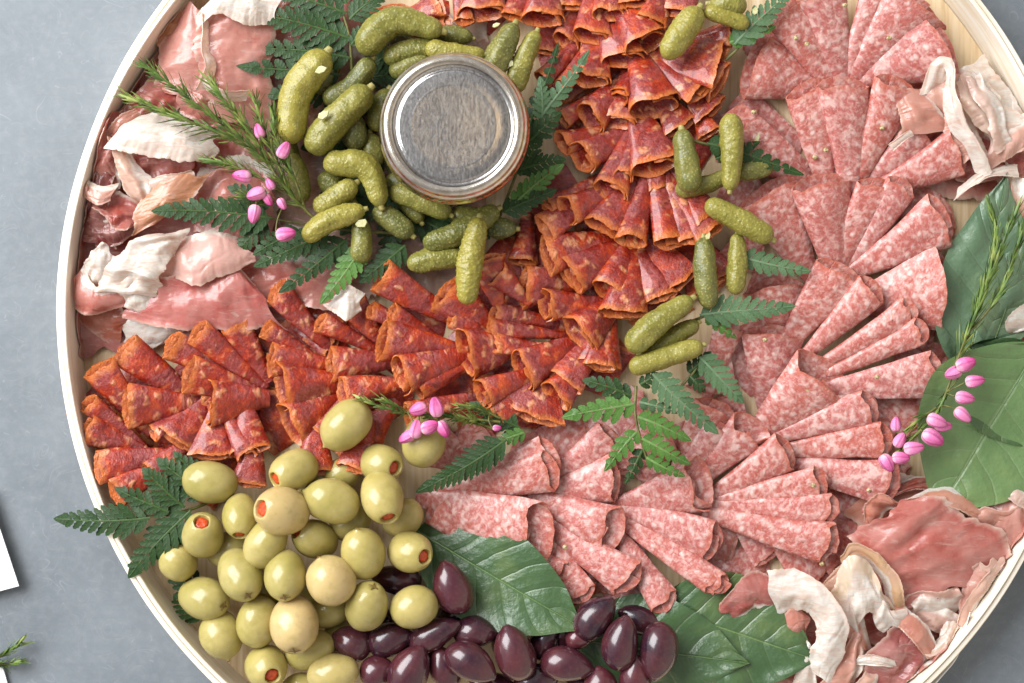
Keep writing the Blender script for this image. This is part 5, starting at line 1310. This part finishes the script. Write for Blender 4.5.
# ------------------------------------------------------------------ green olives
O = [
 ("largest green olive, lying alone on the chorizo", 346, 425, 29, 22, 225, 5, 'nub', 62, .5),
 ("green olive beside the lower left fern, uppermost at the left", 210, 482, 27, 21, 170, 12, 'none', 58, .35),
 ("oval green olive with pimento at its left tip, under the lone olive", 294, 470, 30, 20, 205, 42, 'hole', 66, .55),
 ("small green olive half hidden under the top of the heap", 342, 474, 20, 16, 20, 0, 'none', 40, .45),
 ("torn green olive at the heap's top right, brown gash on its side", 381, 464, 22, 20, -10, 44, 'hole', 54, .5),
 ("blush-tinted green olive with pimento at its left", 282, 511, 27, 24, 165, 50, 'hole', 82, .95),
 ("green olive with a pointed nub facing left, near the heap's top", 332, 501, 28, 22, 160, 5, 'nub', 72, .45),
 ("tall green olive with pimento at its foot, right of the nubbed one", 382, 497, 27, 21, -68, 38, 'hole', 76, .62),
 ("amber green olive hidden behind the heap's right edge", 403, 518, 22, 19, 40, 0, 'none', 44, .7),
 ("upright green olive with red pimento at its lower end", 240, 516, 27, 18, -84, 38, 'hole', 66, .55),
 ("green olive opened at the top like a cup, by the fern", 203, 535, 24, 21, 80, 50, 'hole', 58, .45),
 ("smooth tilted green olive in the middle of the heap", 265, 544, 26, 20, 60, 0, 'none', 74, .5),
 ("green olive with dark red pimento at its upper left, in a hollow", 315, 539, 25, 19, 150, 36, 'hole', 58, .4),
 ("upright green olive with a pale crown, centre right of the heap", 363, 554, 26, 22, 100, 25, 'nub', 74, .6),
 ("smallest tan olive at the heap's left end", 178, 562, 20, 19, 120, 25, 'nub', 50, .55),
 ("greenish olive with a star scar at its lower right", 240, 574, 27, 22, -55, 44, 'star', 70, .3),
 ("round green olive with a star scar at its foot", 285, 575, 24, 21, -80, 44, 'star', 82, .4),
 ("pale round olive with a nub on top and red slit below", 331, 581, 25, 24, 115, 16, 'nub', 88, .98),
 ("green olive showing a bright pimento on its right side", 410, 552, 23, 20, -8, 48, 'hole', 66, .6),
 ("wide green olive with a dimple at the right, near the tray wall", 204, 598, 27, 21, -12, 34, 'star', 52, .35),
 ("egg-shaped green olive nearest the tray's lower left wall", 221, 635, 24, 21, -70, 12, 'nub', 54, .5),
 ("tilted olive-green olive above the dark olives", 367, 606, 26, 21, 70, 34, 'star', 74, .4),
 ("smooth yellow-green olive at the right end, above the dark olives", 414, 607, 24, 21, 200, 0, 'none', 70, .6),
 ("big peach-tinted olive with a star scar at its foot", 294, 624, 27, 24, -82, 38, 'star', 80, 1.0),
 ("plump green olive left of the big peach one", 258, 622, 26, 21, 75, 0, 'none', 62, .5),
 ("shaded green olive tucked under the peach and pale ones", 327, 612, 22, 16, 10, 0, 'none', 42, .45),
 ("green olive lying sideways under the big peach one", 310, 650, 27, 19, 20, 5, 'nub', 52, .5),
 ("round olive facing up with a square red pimento, bottom left", 266, 667, 22, 21, -25, 62, 'hole', 60, .55),
 ("pale long olive at the bottom edge beside the dark olives", 333, 673, 29, 19, 10, 0, 'none', 64, .7),
 ("olive barely showing at the bottom edge", 300, 688, 20, 15, 10, 0, 'none', 46, .5),
 ("shaded olive deep in the heap under the tall ones", 350, 522, 22, 18, 30, 0, 'none', 42, .4),
 ("green olive under the pink heath sprig", 424, 442, 26, 22, 80, 0, 'none', 52, .5),
]
for i, (lab, x, y, a, b, ang, el, ft, z, t) in enumerate(O):
    olive(lab, x, y, a, b, ang, el, ft, z, t, seed=i + 1)
for i, (x, y, z) in enumerate([(230, 550, 34), (300, 600, 34), (262, 590, 30), (345, 640, 30), (320, 480, 30)]):
    olive("olive at the bottom of the heap, seen only through gaps", x, y, 24, 19, 50 * i, 0, 'none', z, .4, seed=60 + i)

# ------------------------------------------------------------------ dark olives
K = [
 ("reddish dark olive lying on the long green leaf", 452, 588, 28, 19, 112, 60, .85),
 ("dark olive in the gap under two green olives", 396, 580, 26, 15, 170, 36, .25),
 ("round purple olive touching the peach and tilted green olives", 352, 643, 21, 18, 160, 50, .15),
 ("glossy dark olive with a bright glint below the smooth green one", 390, 639, 24, 17, 15, 52, .1),
 ("slanting dark olive with a streak of light", 434, 634, 28, 15, 28, 58, .2),
 ("blackish olive between the slanting one and the leaf", 475, 632, 22, 16, 0, 52, .1),
 ("tall plum olive just below the long leaf's middle", 514, 653, 29, 20, 110, 62, .6),
 ("smooth slate-purple olive in the lower middle", 471, 662, 28, 18, -28, 70, .3),
 ("pointed wine-coloured olive at the bottom edge", 409, 672, 30, 20, 68, 64, .6),
 ("small red-brown olive beside the pale green one", 377, 671, 18, 16, 20, 56, .8),
 ("narrow speckled dark olive at the bottom edge", 444, 668, 23, 15, 110, 54, .5),
 ("dark olive peeping from under the long leaf's tip", 594, 618, 27, 18, 50, 52, .05),
 ("little pink-tipped olive below the leaf's tip", 579, 638, 14, 11, 10, 50, 1.0),
 ("oblong brown-purple olive lying sideways below the leaf tip", 567, 664, 27, 17, -8, 58, .65),
 ("tall pointed violet olive left of the rightmost one", 620, 643, 28, 18, 80, 66, .45),
 ("rightmost blue-black olive with its tip pointing down", 659, 651, 29, 19, 262, 66, .12),
 ("rosy round olive cut by the bottom edge", 600, 684, 18, 17, 100, 58, .85),
 ("rosy pointed olive rising from the bottom edge", 635, 678, 24, 16, 92, 60, .8),
 ("dark olive in shadow between the plum and the sideways ones", 545, 640, 22, 14, 60, 36, .05),
 ("dark olive cut by the bottom edge right of the plum one", 536, 680, 24, 17, 20, 44, .2),
 ("dark olive cut by the bottom edge under the slate one", 492, 688, 24, 16, 160, 46, .3),
 ("deep purple olive low behind the slate-purple one", 505, 640, 20, 14, 90, 34, .05),
]
for i, (lab, x, y, a, b, ang, z, rd) in enumerate(K):
    kalamata(lab, x, y, a, b, ang, z, rd, seed=i + 1)
for i, (x, y) in enumerate([(420, 650), (455, 615), (580, 690), (560, 630), (640, 620), (372, 625)]):
    kalamata("dark olive of the lowest layer, seen only through gaps", x, y, 24, 16, 40 * i, 26, .1, seed=40 + i)

# ------------------------------------------------------------------ broad leaves
broad_leaf("long green leaf with water drops above the dark olives", (414, 530), (586, 631), 52, 26, 62, seed=1, droop=5, wave=6, fold=.10)
broad_leaf("pale-creased green leaf right of the dark olives", (572, 640), (750, 664), 56, 26, 52, seed=2, droop=4, wave=10, fold=-.12)
broad_leaf("wide green leaf at the bottom edge under the white fat", (655, 606), (822, 662), 58, 30, 50, seed=3, droop=4, wave=10, fold=.06)
broad_leaf("largest pale green leaf under the pink buds at right", (1040, 344), (938, 512), 80, 50, 44, 'leaf_pale', seed=4, droop=5, wave=11, fold=.10, peak=.9, sharp=.3)
broad_leaf("broad leaf cut by the right edge above the pale one", (968, 346), (1060, 448), 52, 36, 46, seed=5, droop=4, wave=11, fold=.08)
broad_leaf("tall grey-green leaf beside the third salami fan", (966, 372), (1008, 172), 48, 28, 48, 'leaf_grey_sheen', seed=6, droop=4, wave=11, fold=.05, peak=.7)
broad_leaf("narrow leaf at the right edge behind the needle sprig", (992, 350), (1030, 238), 34, 34, 46, 'leaf_grey_sheen', seed=7, droop=3, wave=3, fold=.08)

# ------------------------------------------------------------------ fern
D_, B_, Y_ = 'fern', 'fern_bright', 'fern_grey'
fern("large dark fern sprig at the top left of the gherkins", [(352, 70, 40), (348, 30, 48), (330, -20, 50)], [
    (352, 38, 246, 14, 26, 48, 56, D_, 9), (350, 60, 252, 46, 22, 44, 46, D_, 8), (340, 78, 236, 62, 20, 40, 54, D_, 7), (346, 14, 262, -22, 24, 50, 54, D_, 8), (350, 20, 386, -10, 20, 50, 56, D_, 6),
    (352, 46, 372, 20, 12, 48, 56, D_, 5), (338, 92, 262, 96, 20, 34, 40, D_, 7), (346, 4, 330, -40, 18, 50, 50, D_, 6)], 1)
fern("dark fern sprig pointing left from the pink buds", [(402, 234, 30), (330, 228, 38), (256, 216, 44)], [
    (272, 216, 150, 213, 26, 50, 62, D_, 10), (302, 232, 252, 254, 17, 46, 54, D_, 6), (330, 236, 252, 264, 20, 46, 56, D_, 8), (348, 240, 277, 291, 19, 44, 56, D_, 8), (362, 246, 320, 304, 19, 44, 58, B_, 7),
    (404, 244, 360, 284, 20, 40, 48, D_, 7), (266, 222, 238, 252, 18, 44, 48, D_, 5), (270, 206, 226, 186, 16, 46, 46, D_, 5)], 2)
fern("dark fern sprig along the jar's right side", [(500, 216, 34), (522, 160, 44), (548, 100, 50)], [
    (544, 116, 588, 48, 13, 52, 64, Y_, 8), (542, 120, 540, 76, 14, 50, 58, Y_, 6), (528, 140, 562, 112, 16, 48, 56, D_, 5), (520, 168, 566, 160, 16, 46, 56, D_, 6), (512, 206, 564, 164, 17, 44, 58, B_, 7), (504, 214, 556, 188, 17, 42, 54, D_, 7), (530, 132, 556, 40, 12, 46, 46, D_, 7), (520, 176, 540, 130, 16, 44, 50, D_, 6)], 3)
fern("bright centre fern sprig over the salami and chorizo", [(636, 386, 58), (636, 420, 62), (650, 470, 60)], [
    (634, 402, 562, 420, 19, 62, 62, B_, 6), (632, 396, 582, 380, 16, 60, 62, D_, 5), (654, 372, 718, 436, 20, 64, 66, Y_, 9), (640, 384, 660, 374, 11, 58, 62, D_, 3), (640, 402, 678, 414, 9, 62, 64, Y_, 4),
    (637, 418, 692, 440, 15, 64, 68, B_, 6), (641, 440, 692, 463, 14, 64, 66, B_, 6), (646, 458, 686, 476, 11, 62, 64, B_, 5), (638, 432, 604, 471, 14, 62, 66, B_, 5), (644, 450, 624, 484, 11, 60, 62, D_, 4)], 4)
fern("bluish fern leaflet sprig right of the stacked gherkins", [(676, 392, 46), (694, 372, 50), (700, 360, 50)], [
    (698, 358, 746, 402, 20, 58, 60, Y_, 7), (690, 376, 706, 392, 11, 50, 52, D_, 3), (688, 372, 712, 352, 13, 48, 52, D_, 4)], 5)
fern("grey-green fern sprig below the hanging gherkins", [(690, 322, 42), (706, 316, 48), (720, 314, 48)], [
    (700, 318, 796, 303, 22, 52, 60, Y_, 9), (706, 316, 738, 338, 10, 46, 46, B_, 4), (742, 256, 812, 272, 16, 50, 56, Y_, 7)], 6)
fern("small dark fern sprig behind the pale upright gherkin", [(690, 140, 40), (720, 148, 44), (744, 156, 44)], [
    (706, 146, 806, 172, 15, 46, 54, D_, 8), (716, 160, 760, 140, 12, 44, 50, D_, 5)], 7)
fern("bluish fern sprig at the top edge beside the salami", [(726, 60, 42), (740, 46, 48), (760, 20, 50)], [
    (736, 46, 792, -12, 20, 52, 60, Y_, 8), (730, 44, 776, 24, 12, 50, 54, B_, 5)], 8)
fern("dark fern sprig overhanging the tray's lower left rim", [(214, 500, 40), (180, 512, 56), (110, 520, 64)], [
    (150, 516, 52, 521, 24, 66, 66, D_, 9), (186, 506, 140, 470, 22, 60, 66, D_, 7), (190, 510, 128, 580, 26, 60, 62, D_, 8), (206, 500, 156, 458, 22, 58, 62, D_, 7), (168, 514, 114, 486, 17, 62, 66, D_, 6), (180, 520, 152, 560, 20, 58, 58, D_, 6), (206, 478, 172, 452, 14, 50, 56, D_, 5), (216, 520, 180, 556, 18, 40, 40, D_, 6)], 9)
fern("small feathery fern sprig under the centre pink buds", [(520, 430, 48), (500, 442, 52), (470, 462, 54)], [
    (506, 438, 416, 494, 22, 58, 62, D_, 13), (520, 426, 468, 404, 18, 46, 46, D_, 7), (524, 432, 496, 444, 12, 50, 52, B_, 4)], 10)
fern("dark fern sprig lying underneath the gherkin pile", [(420, 230, 20), (380, 150, 22), (360, 60, 24)], [
    (384, 160, 318, 196, 26, 24, 24, D_, 7), (376, 130, 300, 150, 26, 24, 24, D_, 7), (368, 100, 320, 120, 24, 24, 26, D_, 6), (396, 180, 340, 236, 26, 24, 26, D_, 7), (404, 200, 384, 260, 24, 24, 26, D_, 6), (410, 210, 470, 250, 26, 22, 24, D_, 7), (364, 70, 420, 40, 24, 24, 24, D_, 6), (366, 80, 400, 74, 20, 26, 26, D_, 5), (420, 220, 520, 230, 26, 20, 22, D_, 8), (372, 60, 500, 56, 24, 20, 24, D_, 9)], 12)
fern("dark fern scraps wedged at the foot of the olive heap", [(206, 590, 24), (180, 560, 26), (164, 540, 28)], [
    (206, 600, 160, 556, 22, 30, 34, D_, 6), (240, 560, 190, 520, 22, 26, 30, D_, 6), (200, 620, 172, 596, 18, 24, 28, D_, 5)], 11)

# ------------------------------------------------------------------ heath sprigs
needle_sprig("needle sprig with pink buds reaching to the upper left rim", [
    ([(322, 226, 56), (292, 196, 66), (262, 158, 72), (222, 124, 76), (176, 88, 78), (148, 68, 76)], 1.15, .12), ([(250, 146, 72), (206, 128, 76), (160, 110, 74), (128, 98, 70)], 1.15, .1), ([(276, 176, 70), (252, 134, 74), (228, 104, 78), (212, 84, 74)], 1.1, .2),
    ([(290, 192, 66), (272, 150, 74), (260, 118, 76), (256, 98, 72)], .9, .25), ([(284, 190, 66), (256, 176, 70), (228, 164, 72), (208, 160, 66)], .9, .3), ([(306, 212, 60), (292, 172, 70), (276, 140, 74), (274, 112, 70)], .8, .3), ([(300, 206, 62), (264, 200, 66), (240, 196, 66)], .8, .4)],
    [(284, 150, 84, 7, 60), (242, 176, 76, 7.5, 175), (256, 194, 78, 7.5, 200), (254, 214, 78, 7.5, 260), (286, 234, 76, 8, 10), (259, 131, 80, 6, 110), (270, 184, 74, 5, 120), (268, 200, 74, 5, 300), (282, 204, 72, 5, 300)], 1, 25, 1.5, spread=(24, 66))
needle_sprig("short heath sprig with pink buds beside the lone green olive", [
    ([(500, 422, 58), (462, 418, 66), (420, 414, 72), (384, 408, 74), (360, 398, 72)], .8, .05), ([(496, 430, 56), (470, 420, 62), (446, 416, 66), (430, 416, 66)], 1.0, .1), ([(404, 412, 72), (392, 404, 74), (380, 398, 72)], .8, .1), ([(500, 418, 56), (476, 408, 60), (458, 406, 62)], .9, .1)],
    [(418, 409, 82, 7, 200), (436, 407, 84, 8, 100), (416, 429, 82, 7.5, 80), (407, 437, 78, 7, 210), (430, 427, 84, 7.5, 20), (443, 429, 82, 7, 300), (497, 428, 66, 3.5, 0)], 2, 19, 1.6, spread=(24, 66))
needle_sprig("long needle sprig with pink buds lying on the pale right leaf", [
    ([(952, 372, 60), (966, 338, 66), (984, 292, 70), (1000, 250, 72), (1016, 212, 70)], 1.3, .05), ([(968, 336, 66), (988, 280, 72), (996, 236, 74), (990, 206, 72)], 1.15, .15), ([(972, 330, 66), (998, 296, 70), (1016, 250, 72), (1022, 226, 68)], 1.1, .2), ([(956, 366, 60), (938, 410, 64), (914, 436, 62), (894, 456, 58)], .6, .2), ([(936, 408, 62), (916, 422, 66), (906, 432, 64)], .9, .2)],
    [(966, 364, 78, 8, 20), (953, 373, 72, 7, 200), (975, 381, 76, 7.5, 10), (965, 398, 76, 7.5, 350), (963, 415, 74, 7.5, 320), (937, 421, 76, 8, 340), (943, 426, 70, 7, 0), (933, 438, 76, 9, 330), (914, 448, 72, 8, 10), (900, 440, 66, 6.5, 60), (901, 458, 70, 7, 0), (887, 463, 68, 7.5, 300), (896, 424, 62, 6, 90)], 3, 22, 1.5, spread=(10, 40))
needle_sprig("loose green needle sprig lying on the cards at lower left", [
    ([(-30, 668, 10), (-6, 660, 12), (10, 650, 14), (22, 642, 14)], 1.2, .0), ([(-14, 664, 11), (4, 664, 12), (18, 662, 12)], 1.0, .1)], [], 4, 17, 2.0, group="loose herb sprigs", name="herb_sprig")

# ------------------------------------------------------------------ cards on the table
def card(label, pts, z0, z1):
    v = [W(x, y, z0) for x, y in pts] + [W(x, y, z1) for x, y in pts]
    n = len(pts)
    f = [tuple(range(n))[::-1], tuple(range(n, 2 * n))] + [(i, (i + 1) % n, n + (i + 1) % n, n + i) for i in range(n)]
    ob = build("place_card", v, f, M['card'], v[0], shade=False)
    tag(ob, label, "card", "white cards at the lower left")
card("white card leaning in at the left edge, casting a shadow", [(-150, 470), (-14, 487), (19, 586), (-140, 628)], 12, 14)
card("white card corner at the bottom left under the needles", [(-140, 700), (-130, 640), (2, 664), (12, 700)], 3, 5)
